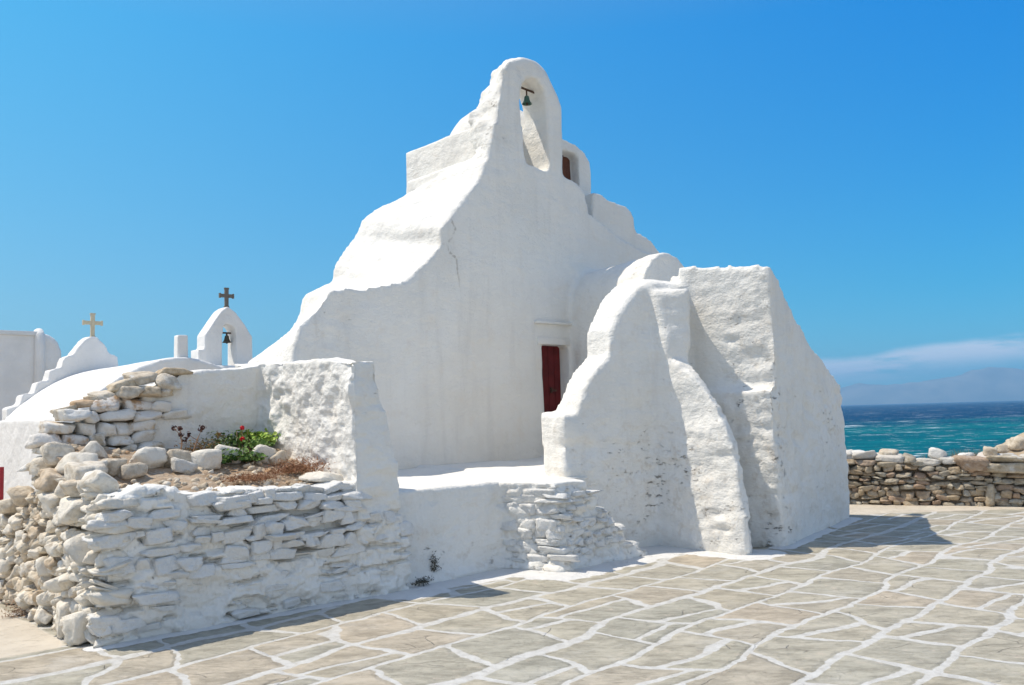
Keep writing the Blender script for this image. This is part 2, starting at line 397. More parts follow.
class MB:
    """collects shapes, in world coordinates"""
    def __init__(s): s.V = []; s.F = []; s.n = 0
    def add(s, V, F):
        s.V.append(np.asarray(V, float)); s.F += [[i + s.n for i in f] for f in F]; s.n += len(V)
    def box(s, c, size, M=None, taper=1.):
        x, y, z = [k / 2 for k in size]
        v = np.array([(-x, -y, -z), (x, -y, -z), (x, y, -z), (-x, y, -z), (-x * taper, -y * taper, z), (x * taper, -y * taper, z), (x * taper, y * taper, z), (-x * taper, y * taper, z)])
        if M is not None: v = v @ np.array(M).T
        s.add(v + np.asarray(c), [[3, 2, 1, 0], [4, 5, 6, 7], [0, 1, 5, 4], [1, 2, 6, 5], [2, 3, 7, 6], [3, 0, 4, 7]])
    def tube(s, pts, r, n=8, cap=True):
        pts = [np.asarray(p, float) for p in pts]; rr = r if hasattr(r, '__len__') else [r] * len(pts); V = []; F = []
        for i, p in enumerate(pts):
            t = pts[min(i + 1, len(pts) - 1)] - pts[max(i - 1, 0)]; t /= np.linalg.norm(t)
            u = np.cross(t, (0, 0, 1) if abs(t[2]) < .9 else (1, 0, 0)); u /= np.linalg.norm(u); w = np.cross(t, u)
            for k in range(n): an = 2 * pi * k / n; V.append(p + rr[i] * (cos(an) * u + sin(an) * w))
        for i in range(len(pts) - 1):
            for k in range(n): F.append([i * n + k, i * n + (k + 1) % n, (i + 1) * n + (k + 1) % n, (i + 1) * n + k])
        if cap: F.append(list(range(n))[::-1]); F.append([(len(pts) - 1) * n + k for k in range(n)])
        s.add(V, F)
    def lathe(s, prof, c, n=24):
        V = []; F = []
        for r, z in prof:
            for k in range(n): an = 2 * pi * k / n; V.append((c[0] + r * cos(an), c[1] + r * sin(an), c[2] + z))
        for i in range(len(prof) - 1):
            for k in range(n): F.append([i * n + k, i * n + (k + 1) % n, (i + 1) * n + (k + 1) % n, (i + 1) * n + k])
        s.add(V, F)
    def mesh(s, name, smooth=False):
        me = bpy.data.meshes.new(name); me.from_pydata(np.concatenate(s.V).tolist(), [], s.F); me.update()
        if smooth: me.shade_smooth()
        return me
    def build(s, name, mat, parent=None, smooth=False, bevel=0):
        me = s.mesh(name, smooth)
        if bevel:
            bm = bmesh.new(); bm.from_mesh(me)
            bmesh.ops.bevel(bm, geom=bm.edges[:], offset=bevel, segments=2, affect='EDGES', profile=.6); bm.to_mesh(me); bm.free()
            for p in me.polygons: p.use_smooth = True
            me.set_sharp_from_angle(angle=radians(50))
        return link(name, me, mat, parent)

# closed solids in plan coordinates (a, b, z) ------------------------------------
def loft(P0, P1):
    """closed solid between two matching loops of (a,b,z) points"""
    n = len(P0); V = [W(*p) for p in P0] + [W(*p) for p in P1]
    bm = bmesh.new(); vs_ = [bm.verts.new(v) for v in V]
    bm.faces.new(vs_[:n]); bm.faces.new(vs_[n:])
    for i in range(n): j = (i + 1) % n; bm.faces.new((vs_[i], vs_[j], vs_[n + j], vs_[n + i]))
    bmesh.ops.triangulate(bm, faces=bm.faces[:]); bmesh.ops.recalc_face_normals(bm, faces=bm.faces[:])
    bm.verts.index_update()
    r = (np.array([v.co[:] for v in bm.verts]), [[v.index for v in f.verts] for f in bm.faces]); bm.free(); return r
def pr_b(poly, b0, b1, poly1=None):            # outline in (a,z), swept along b
    q = poly1 or poly
    return loft([(a, b0, z) for a, z in poly], [(a, b1, z) for a, z in q])
def pr_a(poly, a0, a1, poly1=None):            # outline in (b,z), swept along a
    q = poly1 or poly
    return loft([(a0, b, z) for b, z in poly], [(a1, b, z) for b, z in q])
def pr_z(poly, z0, z1, poly1=None):            # plan outline (a,b), swept up
    q = poly1 or poly
    return loft([(a, b, z0) for a, b in poly], [(a, b, z1) for a, b in q])
def box(a0, a1, b0, b1, z0, z1): return pr_z([(a0, b0), (a1, b0), (a1, b1), (a0, b1)], z0, z1)
def ellipsoid(c, r, n=20, m=12):
    V = []; F = []
    for i in range(1, m):
        th = pi * i / m
        for k in range(n): ph = 2 * pi * k / n; V.append(W(c[0] + r[0] * sin(th) * cos(ph), c[1] + r[1] * sin(th) * sin(ph), c[2] + r[2] * cos(th)))
    V.append(W(c[0], c[1], c[2] + r[2])); V.append(W(c[0], c[1], c[2] - r[2])); t = len(V) - 2
    for i in range(m - 2):
        for k in range(n): F.append([i * n + k, (i + 1) * n + k, (i + 1) * n + (k + 1) % n, i * n + (k + 1) % n])
    for k in range(n): F.append([t, k, (k + 1) % n]); F.append([t + 1, (m - 2) * n + (k + 1) % n, (m - 2) * n + k])
    return np.array(V), F

def fuse(parts, voxel, smooth_it, smooth_f=.5):
    """parts: {name: [solids]} -> one remeshed, softened skin; returns V, quads, part index per face"""
    V = []; F = []; n = 0
    for sol in parts.values():
        for v, f in sol: V.append(v); F += [[i + n for i in q] for q in f]; n += len(v)
    me = bpy.data.meshes.new('fuse'); me.from_pydata(np.concatenate(V).tolist(), [], F); me.update()
    o = bpy.data.objects.new('fuse', me); COL.objects.link(o)
    m = o.modifiers.new('r', 'REMESH'); m.mode = 'VOXEL'; m.voxel_size = voxel; m.adaptivity = 0
    if smooth_it: s = o.modifiers.new('s', 'SMOOTH'); s.iterations = smooth_it; s.factor = smooth_f
    dg = bpy.context.evaluated_depsgraph_get(); ev = o.evaluated_get(dg); em = ev.to_mesh()
    V2 = np.empty(len(em.vertices) * 3); em.vertices.foreach_get('co', V2); V2 = V2.reshape(-1, 3)
    Q = np.empty(len(em.loops), dtype=np.int64); em.loops.foreach_get('vertex_index', Q)
    assert len(Q) == 4 * len(em.polygons); Q = Q.reshape(-1, 4)
    ev.to_mesh_clear(); bpy.data.objects.remove(o); bpy.data.meshes.remove(me)
    names = list(parts); cen = V2[Q].mean(1)
    if len(names) == 1: idx = np.zeros(len(Q), int)
    else:
        D = []
        for nm in names:
            vv = []; ff = []; k = 0
            for v, f in parts[nm]: vv += v.tolist(); ff += [[i + k for i in q] for q in f]; k = len(vv)
            t = BVHTree.FromPolygons(vv, ff)
            D.append([t.find_nearest(c)[3] for c in cen.tolist()])
        idx = np.argmin(np.array(D), 0)
        # vote among corners so that the seams run clean
        for _ in range(3):
            cnt = np.zeros((len(V2), len(names)))
            for k in range(4): np.add.at(cnt, (Q[:, k], idx), 1)
            idx = np.argmax(cnt[Q].sum(1), 1)
    return V2, Q, idx, names
def vnormals(V, Q):
    fn = np.cross(V[Q[:, 2]] - V[Q[:, 0]], V[Q[:, 3]] - V[Q[:, 1]]); N = np.zeros_like(V)
    for k in range(4): np.add.at(N, Q[:, k], fn)
    return N / np.maximum(np.linalg.norm(N, axis=1, keepdims=True), 1e-12)
def split(V, Q, idx, names, parent, mats, attrs, rename=None):
    N = vnormals(V, Q); out = {}
    for k, nm in enumerate(names):
        q = Q[idx == k]
        if len(q) == 0: continue
        u, inv = np.unique(q, return_inverse=True)
        me = mesh_np(nm, V[u], inv.reshape(-1, 4), True, {a: v[u] for a, v in attrs.items()})
        me.normals_split_custom_set_from_vertices(N[u].tolist())
        out[nm] = link(nm.split('.')[0], me, mats.get(nm, 'lime_plaster') if isinstance(mats, dict) else mats, parent)
    return out
def local_abz(V):
    d = V - C0; return np.stack([d @ A_, d @ B_, d[:, 2]], 1)

# rocks --------------------------------------------------------------------------
def ico(sub):
    bm = bmesh.new(); bmesh.ops.create_icosphere(bm, subdivisions=sub, radius=1); bm.verts.index_update()
    r = (np.array([v.co[:] for v in bm.verts]), np.array([[v.index for v in f.verts] for f in bm.faces])); bm.free(); return r
ICO2, ICO3, ICO4 = ico(2), ico(3), ico(4)
class Rocks:
    def __init__(s, seed=1, sub=2): s.R = np.random.RandomState(seed); s.V = []; s.F = []; s.W = []; s.n = 0; s.s = {2: ICO2, 3: ICO3, 4: ICO4}[sub]
    def add(s, c, size, frame=None, boxy=.55, tilt=.08, white=None, rough=.05):
        """rock of full size (along, deep, high) centred on world point c; frame rows = world axes"""
        R = s.R; D, F = s.s
        nrm = R.normal(size=(9, 3)); nrm /= np.linalg.norm(nrm, axis=1, keepdims=True)
        ax = np.array([(1, 0, 0), (-1, 0, 0), (0, 1, 0), (0, -1, 0), (0, 0, 1), (0, 0, -1)], float) + R.normal(size=(6, 3)) * .20
        ax /= np.linalg.norm(ax, axis=1, keepdims=True)
        P = np.concatenate([ax, nrm]); dist = np.concatenate([R.uniform(.82, 1.0, 6), R.uniform(.90 + .30 * boxy, 1.25 + .45 * boxy, 9)])
        dp = D @ P.T; k = 16 + 40 * boxy
        inv = (np.maximum(dp, 0) / dist) ** k
        r = inv.sum(1) ** (-1 / k)
        r = np.minimum(r, 1.7) * (1 + rough * vnoise(D * 2.3 + R.uniform(0, 99, 3)) + rough * .6 * vnoise(D * 5.5 + R.uniform(0, 99, 3)))
        v = D * r[:, None] * (np.asarray(size) / 2)
        e = R.normal(size=3) * tilt
        M = np.array(Matrix.Rotation(e[0], 3, 'X') @ Matrix.Rotation(e[1], 3, 'Y') @ Matrix.Rotation(e[2], 3, 'Z'))
        v = v @ M.T
        if frame is not None: v = v @ np.asarray(frame)
        v = v + (v / np.maximum(np.linalg.norm(v, axis=1, keepdims=True), 1e-6)) * (vnoise((v + R.uniform(0, 99, 3)) * 26) * .006)[:, None]
        s.V.append(v + np.asarray(c)); s.F.append(F + s.n); s.n += len(v)
        s.W.append(np.full(len(v), R.uniform(0, 1) if white is None else white))
    def build(s, name, mat, parent=None):
        me = mesh_np(name, np.concatenate(s.V), np.concatenate(s.F), True, {'white': np.concatenate(s.W)})
        return link(name, me, mat, parent)
FR_A = np.array([A_, B_, (0, 0, 1)])          # stones laid along a
FR_B = np.array([B_, -A_, (0, 0, 1)])         # stones laid along b
def courses(R, pos, frame, u0, u1, zlo, zhi, rw=(.10, .28), rh=(.045, .10), depth=.22, proud=0., skip=None, white=None, boxy=.55, tilt=.06, wav=.02):
    """lay stones in wavy courses; pos(u,z,out) -> world point"""
    r = R.R; z = zlo; row = 0
    while z < zhi + .12:
        h = r.uniform(*rh); u = u0 - r.uniform(0, rw[0])
        ph = r.uniform(0, 6)
        while u < u1:
            w = r.uniform(*rw) * (1.0 if h < np.mean(rh) else .8)
            uc = u + w / 2; zc = z + h / 2 + wav * sin(uc * 4 + ph) + r.normal() * wav * .25
            top = 9 if skip is None else 0
            if skip is None or skip(uc, zc, r):
                hh = h * r.uniform(.92, 1.12)
                wh = white(uc, zc) if white else None
                if r.uniform() < .12 and w > .14:      # two thin ones in place of one
                    for s_ in (-.25, .25): R.add(pos(uc, zc + s_ * h, proud + r.normal() * .012), (w * .95, depth, hh * .52), frame, boxy, tilt, wh)
                else: R.add(pos(uc, zc, proud + r.normal() * .016), (w * 1.02, depth * r.uniform(.85, 1.15), hh), frame, boxy, tilt, wh)
            u += w * r.uniform(.93, 1.02)
        z += h * .93; row += 1
    return R

# ------------------------------------------------------------------ ground, pavement, sea, hills
def ground_z(x, y):
    """land: level round the church, a sandy rise beyond the sea wall, then down to the shore"""
    d = (y - 15.2) + 0.12 * (x - 8) * (x > -2)
    z = -np.clip(d, 0, 60) * 0.28
    rise = 1.50 * np.exp(-(((x - 11.5) / 3.2) ** 2 + ((y - 17.2) / 2.0) ** 2))
    z = np.where(x > 2, z * (1 - np.exp(-(((x - 11.5) / 3.4) ** 2 + ((y - 17.) / 3.0) ** 2))) + rise, z)
    back = np.clip((y - 34) / 20, 0, 1) * -9
    z = np.where(x < 2, back * (x < 2), z)
    return np.maximum(z, -9.0)
xs = np.unique(np.concatenate([np.linspace(-60, -12, 17), np.linspace(-12, 22, 120), np.linspace(22, 120, 20)]))
ys = np.unique(np.concatenate([np.linspace(-40, 0, 9), np.linspace(0, 40, 140), np.linspace(40, 75, 10)]))
gx, gy = np.meshgrid(xs, ys); P = np.stack([gx.ravel(), gy.ravel(), np.zeros(gx.size)], 1)
gz = ground_z(P[:, 0], P[:, 1]); nn = fbm(P, .9, 4, 5) * .10 * sstep(P[:, 1], 15.2, 17.5)
P[:, 2] = gz + nn - .03
nx = len(xs); idx = np.arange(gx.size).reshape(gx.shape)
Fq = np.stack([idx[:-1, :-1].ravel(), idx[:-1, 1:].ravel(), idx[1:, 1:].ravel(), idx[1:, :-1].ravel()], 1)
tag(link('ground', mesh_np('ground', P, Fq), 'sandy_ground', base=(0, 0, 0)), kind='structure')

# plan footprints whose feet are washed with lime
FOOT = [
    [(-.02, -.02), (2.62, -.06)], [(2.62, -.06), (2.7, .1), (4.02, .0), (4.15, -.56), (5.5, -.46)],
    [(4.9, .05), (6.1, -.25), (6.1, -1.45), (6.32, -1.45)], [(6.86, -1.43), (9.67, -.84)],
]
def seg_dist(ab, poly):
    d = np.full(len(ab), 99.)
    for p, q in zip(poly[:-1], poly[1:]):
        p = np.array(p); q = np.array(q); e = q - p; t = np.clip(((ab - p) @ e) / (e @ e), 0, 1)
        d = np.minimum(d, np.linalg.norm(ab - p - t[:, None] * e, axis=1))
    return d
xs = np.linspace(-9, 16, 500); ys = np.linspace(-3, 14.6, 360)
gx, gy = np.meshgrid(xs, ys); P = np.stack([gx.ravel(), gy.ravel(), np.zeros(gx.size)], 1)
loc = local_abz(P)[:, :2]
lime = np.zeros(len(P))
for poly, wd in zip(FOOT, (.10, .42, .30, .16)):
    d = seg_dist(loc, poly); lime = np.maximum(lime, 1 - sstep(d, wd * .3, wd * 1.7))
inner = (loc[:, 0] > 5.2) & (loc[:, 0] < 6.1) & (loc[:, 1] > -.8)
lime = np.maximum(lime, inner * 1.)
bare = sstep(P[:, 1] + .0 * P[:, 0], 12.75, 13.25) * sstep(P[:, 0], 3.2, 4.2)
bare = np.maximum(bare, (1 - sstep(loc[:, 0], -.25, .0)) * sstep(loc[:, 1], .0, .5)); bare = bare * (1 - lime)
P[:, 2] = .004 + .012 * fbm(P, .8, 3, 2) + .012 + lime * .02
idx = np.arange(gx.size).reshape(gx.shape)
Fq = np.stack([idx[:-1, :-1].ravel(), idx[:-1, 1:].ravel(), idx[1:, 1:].ravel(), idx[1:, :-1].ravel()], 1)
tag(link('pavement', mesh_np('pavement', P, Fq, True, {'lime': lime, 'bare': bare}), 'flagstone_pavement', base=(0, 0, 0)), kind='structure')

SEA_Z = -5.6
m = MB(); rings = [0.5, 40, 70, 110, 170, 260, 400, 600, 900, 1400, 2200, 3300, 4700, 7000, 9500]
m.lathe([(r, 0) for r in rings], (0, 0, SEA_Z), 96)
me = m.mesh('sea'); me.flip_normals() if me.polygons[0].normal.z < 0 else None
tag(link('sea', me, 'sea_water', base=(0, 0, SEA_Z)), kind='structure')

def hills():
    R_ = 8600.; V = []; F = []
    n = 260; m_ = 26
    th = np.linspace(radians(5), radians(70), n)      # bearing from +Y towards +X
    deg = np.degrees(th)
    prof = 30 + 105 * np.exp(-((deg - 28.5) / 4.2) ** 2) + 60 * np.exp(-((deg - 21) / 4.) ** 2) + 55 * np.exp(-((deg - 37) / 6.) ** 2)
    prof = prof * sstep(deg, 9, 18) * (1 - sstep(deg, 50, 66))
    prof = prof + 12 * vnoise(np.stack([deg * .55, deg * 0, deg * 0], 1), 4) + 4 * vnoise(np.stack([deg * 2.2, deg * 0, deg * 0], 1), 5)
    for j in range(m_):
        t = j / (m_ - 1); k = sin(pi * t) ** .8
        for i in range(n):
            r = R_ + 900 * t - 180 * sin(deg[i] * .35)
            V.append((r * sin(th[i]), r * cos(th[i]), SEA_Z - 3 + 2 * max(prof[i], 0) * k))
    V = np.array(V); V[:, 2] += fbm(V, .003, 4, 7) * 50 * np.repeat(np.sin(pi * np.linspace(0, 1, m_)), n)
    for j in range(m_ - 1):
        for i in range(n - 1): F.append([j * n + i, j * n + i + 1, (j + 1) * n + i + 1, (j + 1) * n + i])
    return mesh_np('hills', V, F)
tag(link('hills', hills(), 'hill_scrub'), kind='structure')

# ------------------------------------------------------------------ the church
F_B = 2.7; BK = 4.5
church = empty('white_church', W(7.0, 2.0, 0), 'large lumpy whitewashed church with arched belfry, dome and red door', 'church')
def P2(lst, b): return [PB(x, y, b) for x, y in lst]
frontL = P2([(292, 359), (295, 342), (300, 324), (319, 307), (330, 290), (350, 290), (371, 289), (404, 283), (425, 265), (443, 246), (441, 228), (458, 208), (479, 180), (490, 150)], F_B)
backL = P2([(248, 362), (262, 352), (290, 332), (299, 318), (303, 294), (318, 288), (331, 282), (334, 264), (345, 247), (355, 236), (361, 220), (374, 210), (402, 196), (430, 186)], BK)
frontP = [(2.75, 0), (2.95, 1.5)] + frontL + [(7.25, 5.2), (7.25, 0)]
backP = [(2.9, 0), (3.0, 1.5)] + backL + [(7.7, 5.2), (7.7, 0)]
left_wing = loft([(a, F_B, z) for a, z in frontP], [(a, BK, z) for a, z in backP])
right_top = P2([(490, 150), (528, 163), (562, 174), (577, 181), (586, 192)], F_B)
faceR = right_top + P2([(589, 214), (606, 226), (622, 240), (640, 251), (660, 258), (676, 266)], F_B)
slab = [(6.3, 0)] + faceR + [(10.9, 0), (7.84, 0), (7.86, 2.64), (7.21, 2.65), (7.20, 0)]
front_slab = pr_b(slab, F_B, 3.05)
core = [(6.3, 0)] + faceR + [(10.9, 0)]
core_s = pr_b(core, 3.04, 4.8)
step_up = pr_b([(8.6, 3.8)] + P2([(594, 191), (602, 193), (608, 199), (626, 206), (632, 212), (636, 232), (652, 242), (662, 254), (668, 268)], 2.86) + [(10.2, 3.8)], 2.86, 4.4)
ledge = box(3.3, 4.6, 2.66, 3.0, 2.9, 3.16)
# belfry: a thick arch rising from the front
gl_f = P2([(490, 153), (494, 127), (499, 100), (501, 85), (502, 72), (509, 62), (522, 58), (535, 62), (544, 72), (551, 87), (556, 97), (560, 108), (561, 131), (562, 176)], F_B)
gl_b = P2([(456, 122), (468, 112), (478, 105), (480, 92), (490, 86), (491, 73), (506, 61), (522, 58), (536, 63), (545, 73), (552, 87), (557, 97), (561, 108), (562, 131), (563, 176)], 3.27)[1:]
inn = P2([(550, 172), (548.5, 140), (547.5, 110), (544, 90), (536, 78), (528, 77), (521, 84), (519.5, 100), (522, 130), (526, 163)], F_B)
inn_b = [(a, z) for a, z in inn]
lo = .45
gpf = [(gl_f[0][0], gl_f[0][1] - lo)] + gl_f + [(gl_f[-1][0], gl_f[-1][1] - lo), (inn[0][0], inn[0][1] - .2)] + inn + [(inn[-1][0], inn[-1][1] - .2)]
gpb = [(gl_b[0][0], gl_b[0][1] - lo)] + gl_b + [(gl_b[-1][0], gl_b[-1][1] - lo), (inn[0][0], inn[0][1] - .2)] + inn + [(inn[-1][0], inn[-1][1] - .2)]
gable = loft([(a, F_B - .015, z) for a, z in gpf], [(a, 3.27, z) for a, z in gpb])
# dome block: straight sided drum with a shallow dome
da0, da1, db0, db1 = 6.62, 9.42, 3.30, 5.2
dz = PA(437, 135, da0)[1]
drum_plan = [(da0, db0), (da1 - .25, db0), (da1 - .07, db0 + .08), (da1, db0 + .3), (da1, db1 - .1), (da1 - .2, db1), (da0, db1)]
wa0, wa1 = PB(561, 155, db0)[0], PB(578.5, 155, db0)[0]; wz1 = PB(570, 153, db0)[1]; wz0 = wz1 - .62
rt = P2([(592.5, 196), (592.5, 172), (590, 160), (585, 151), (577, 144), (568, 139), (556, 134)], db0)      # rounded shoulder on the right
drum = [pr_b([(da0, 4.6), (rt[0][0], 4.6)] + rt + [(da0, 6.10)], db0 + .24, db1),
        pr_b([(da0, 4.6), (wa0, 4.6), (wa0, 6.2), (da0, 6.1)], db0, db0 + .3),
        pr_b([(wa1, 4.6), (rt[0][0], 4.6)] + rt[:5] + [(wa1, rt[4][1])], db0, db0 + .3),
        pr_b([(da0, wz1), (wa1 + .1, wz1)] + rt[4:] + [(da0, 6.1)], db0, db0 + .3), box(wa0 - .05, wa1 + .05, db0, db0 + .3, 4.6, wz0)]
dome = [ellipsoid((7.92, 4.2, 5.80), (1.10, .9, 1.08))]
# side chapel with its barrel roof, between the front and the buttresses
vc, vr = 8.03, .60
arc = [(vc + vr * cos(t), 3.25 + vr * sin(t)) for t in np.linspace(0, pi, 15)]
va = [(vc + vr, 2.2)] + arc + [(vc - vr, 2.2)]
vault = [loft([(a_, .85, z_) for a_, z_ in va], [(a_ + .55, 2.9, z_) for a_, z_ in va])]
annex = [loft([(7.42, .86, 0), (8.9, .86, 0), (8.9, .86, 3.2), (7.42, .86, 3.2)], [(7.97, 2.9, 0), (9.2, 2.9, 0), (9.2, 2.9, 3.2), (7.97, 2.9, 3.2)])]
# sloping parapet wall running out to the buttress
S0 = np.array([4.84, .02]); S1 = np.array([6.10, -.30]); e = (S1 - S0) / np.linalg.norm(S1 - S0); ln = np.array([-e[1], e[0]])
def plan_pt(s, t): q = S0 + e * s + ln * t; return float(q[0]), float(q[1])
def PS(x, y, t=0.):                              # pixel on the upright plane through S0-S1 moved back t
    o = W(*plan_pt(0, t), 0); nw = A_ * ln[0] + B_ * ln[1]; ew = A_ * e[0] + B_ * e[1]
    d = ray(x, y); k = ((o - CAMP) @ nw) / (d @ nw); p = CAMP + d * k; return float((p - o) @ ew), float(p[2])
w1f = [PS(x, y) for x, y in ((563, 415), (578, 415), (585, 388), (598, 368), (612, 352), (612, 333), (620, 314), (628, 300), (640, 288), (652, 283))]
w1b = [PS(x, y, .42) for x, y in ((540, 413), (556, 413), (572, 378), (582, 366), (587, 360), (588, 330), (596, 312), (604, 298), (615, 287), (630, 280))]
ps = [(w1f[0][0], 0)] + w1f + [(1.9, w1f[-1][1]), (1.9, 0)]
pb_ = [(w1f[0][0] , 0)] + w1b + [(1.95, w1b[-1][1]), (1.95, 0)]
def slofy(p, t): return [(*plan_pt(s, t), z) for s, z in p]
parapet = [loft(slofy(ps, 0), slofy(pb_, .42))]
behind = [loft([(6.5, .0, 0), (7.5, -.1, 0), (7.5, -.1, 2.9), (6.9, -.1, 2.9)], [(7.2, 1.2, 0), (8.2, 1.2, 0), (8.2, 1.2, 2.7), (7.4, 1.2, 2.7)])]
# front buttress, profile in (b, z)
A2 = 6.08
up_ = PA(690, 288, 6.34)
low_px = ((698, 371), (711, 386), (722, 403), (733, 427), (742, 453), (747, 476), (748, 500), (751, 510))
low = [PA(x - 7, y + 1, A2) for x, y in low_px]; low_b = [PA(x, y, 6.24) for x, y in low_px]
b2 = [(.35, 0), (.35, 3.0), (-.30, 3.02), (-.40, 2.98), (-.45, 2.5), (-.52, 2.20)] + low + [(-1.47, .3), (-1.46, 0)]
b2i = [(.38, 0), (.38, 3.1), (-.30, up_[1] + .03), up_, PA(691, 325, 6.34), PA(691, 362, 6.34)] + low_b + [(-1.40, .3), (-1.39, 0)]
a_in = [6.6, 6.6, 6.6, 6.34, 6.34, 6.34] + [6.24] * 8 + [6.24, 6.24]
buttress = [loft([(A2, b_, z_) for b_, z_ in b2], [(q_, b_, z_) for q_, (b_, z_) in zip(a_in, b2i)])]
# great side wall with the falling top
T0 = np.array([6.88, -1.45]); T1 = np.array([9.67, -.84]); te = (T1 - T0) / np.linalg.norm(T1 - T0); tn = np.array([-te[1], te[0]])
def tp(s, t): q = T0 + te * s + tn * t; return float(q[0]), float(q[1])
def PT(x, y, t=0.):
    o = W(*tp(0, t), 0); nw = A_ * tn[0] + B_ * tn[1]; ew = A_ * te[0] + B_ * te[1]
    d = ray(x, y); k = ((o - CAMP) @ nw) / (d @ nw); p = CAMP + d * k; return float((p - o) @ ew), float(p[2])
w3 = [PT(x + 2, y - 3) for x, y in ((768, 267), (777, 283), (786, 306), (796, 328), (803, 335), (811, 349), (820, 360), (828, 372), (838, 386), (842, 400), (846, 440), (850, 522))]
zs = PT(771, 386)[1]
w3p = [(-.02, 0)] + [(-.15, zs - .03), (.04, zs + .01)] + w3[:-1] + [(w3[-1][0], 0)]
w3q = [(-.02, 0), (-.08, zs - .03), (.0, zs + .01)] + [(w3[0][0], w3[0][1] + .12)] + w3[1:-1] + [(w3[-1][0], 0)]
side_wall = [loft([(*tp(s, 0), z) for s, z in w3p], [(*tp(s, 1.15), z) for s, z in w3q]),
             loft([(*tp(.0, 1.1), 0), (*tp(1.5, 1.1), 0), (*tp(.9, 1.1), 3.2), (*tp(.05, 1.1), 3.28)], [(8.2, 2.2, 0), (9.4, 2.2, 0), (9.0, 2.2, 3.3), (8.6, 2.2, 3.3)])]
parts = {'wall': [left_wing, front_slab, core_s, step_up], 'bell_gable': [gable], 'drum': drum, 'dome': dome,
         'barrel_roof': vault, 'chapel_wall': annex + behind, 'parapet_wall': parapet, 'buttress': buttress, 'side_wall': side_wall}
V, Q, pidx, names = fuse(parts, .04, 5, .5)
N = vnormals(V, Q); L_ = local_abz(V); a, b, z = L_.T
wear = np.full(len(V), .12)
rough = np.zeros(len(V))
w3z = (a > 6.75) & (b < 1.2) & (N @ A_ < -.3)                      # lit end of the side wall
rough = np.maximum(rough, w3z * .8)
rough = np.maximum(rough, ((a > 6.75) & (b < .2) & (z > .2)) * (.25 + .45 * (1 - sstep(z, 1.1, 2.2))))
rough = np.maximum(rough, ((a > 4.8) & (a < 6.9) & (b < .2)) * (.30 + .5 * (1 - sstep(z, 1., 2.0))))
rough = np.maximum(rough, ((a > 5.95) & (b < -.85) & (z < 1.8)) * .8)
rough = np.maximum(rough, ((b > 2.6) & (b < 3.4) & (z > 5.3) & (N @ A_ < -.35) & (a < 7.2)) * .9)   # left cheek of the belfry
rough = np.maximum(rough, ((a < 6.2) & (b > 2.6) & (N @ A_ < -.2)) * .35)
rough = np.maximum(rough, ((a < 3.9) & (b < 3.3)) * sstep(z, 2.2, 2.6) * .5)
wear = np.clip(.08 + .75 * rough, 0, 1)
def spot(q, r, k): return k * np.exp(-(((L_ - np.array(q)) / np.array(r)) ** 2).sum(1))
for q_, r_, k_ in (((*[PT(828, 425)[0] * te[0] + T0[0]], PT(828, 425)[0] * te[1] + T0[1], PT(828, 425)[1]), (.22, .2, .16), 1.1),
                   ((PB(447, 246, F_B)[0], F_B, PB(447, 246, F_B)[1]), (.10, .2, .28), 1.0), ((PB(502, 135, F_B)[0], F_B, PB(502, 135, F_B)[1]), (.12, .2, .4), .9),
                   ((5.9, -.25, .9), (.3, .3, .5), .25), ((6.08, -.6, .9), (.2, .3, .6), .5), ((6.9, -1.4, 1.0), (.2, .25, .9), .9), ((6.1, -1.1, .5), (.2, .4, .5), .5)):
    wear = np.clip(wear + spot(q_, r_, k_), 0, 1)
und = fbm(L_, .8, 2, 1) * .035 + fbm(L_, 3.1, 3, 8) * .013 * (1 + 1.2 * rough)
d1, de, _ = worley(L_ * (4.2, 4.2, 10.5) + fbm(L_, 2.5, 2, 3)[:, None] * .6, 4)
stone = sstep(de, 0, .32) - .6 + (.55 - d1) * .5
lay = fbm(L_, (2.6, 2.6, 8.5), 4, 61, .6)
und += rough * stone * .008 + rough * lay * .034 + rough * fbm(L_, 9, 3, 11) * .012
chips = sstep(fbm(L_, (2.2, 2.2, 5), 3, 31), .30, .48) * rough
und -= chips * .03
V = V + N * und[:, None]
V[:, 2] = np.where(z < .05, np.minimum(V[:, 2], 0.0), V[:, 2])
ck = [np.array([PB(x, y, F_B)[0], PB(x, y, F_B)[1]]) for x, y in ((451, 219), (454, 224), (456, 229), (452, 238), (447, 244), (449, 251), (456, 258), (457, 272), (460, 290))]
cd_ = seg_dist(np.stack([a, z], 1), ck); crack = np.exp(-(cd_ / .035) ** 2) * (np.abs(b - F_B) < .25)
cobs = split(V, Q, pidx, names, church, 'lime_plaster', {'wear': wear, 'crack': crack})
cobs['dome'].parent = cobs['drum']; 
# door, lintel, sill
dm = MB()
FRM = np.array([A_, B_, (0, 0, 1)]).T
def gbox(mb, a0, a1, b0, b1, z0, z1): mb.box(W((a0 + a1) / 2, (b0 + b1) / 2, (z0 + z1) / 2), (a1 - a0, b1 - b0, z1 - z0), FRM)
w = .67 / 5; assert True
for k in range(5): gbox(dm, 7.19 + k * w + .004, 7.19 + (k + 1) * w - .004, 2.90, 2.935 + .004 * (k % 2), .92, 2.66)
door = dm.build('door', 'red_door_paint', church)
tag(door, 'dark red plank door set deep in the white wall')
m = MB(); gbox(m, 7.15, 7.92, 2.66, 2.99, .90, .965); m.build('threshold', 'far_lime_plaster', church, bevel=.015)
for zz in (1.25, 2.35): m = MB(); gbox(m, 7.19, 7.45, 2.885, 2.897, zz, zz + .05); m.build('hinge', 'iron', door)
m = MB(); gbox(m, 7.62, 7.73, 2.86, 2.885, 1.93, 1.96); gbox(m, 7.615, 7.635, 2.865, 2.90, 1.91, 1.99); m.build('handle', 'iron', door)
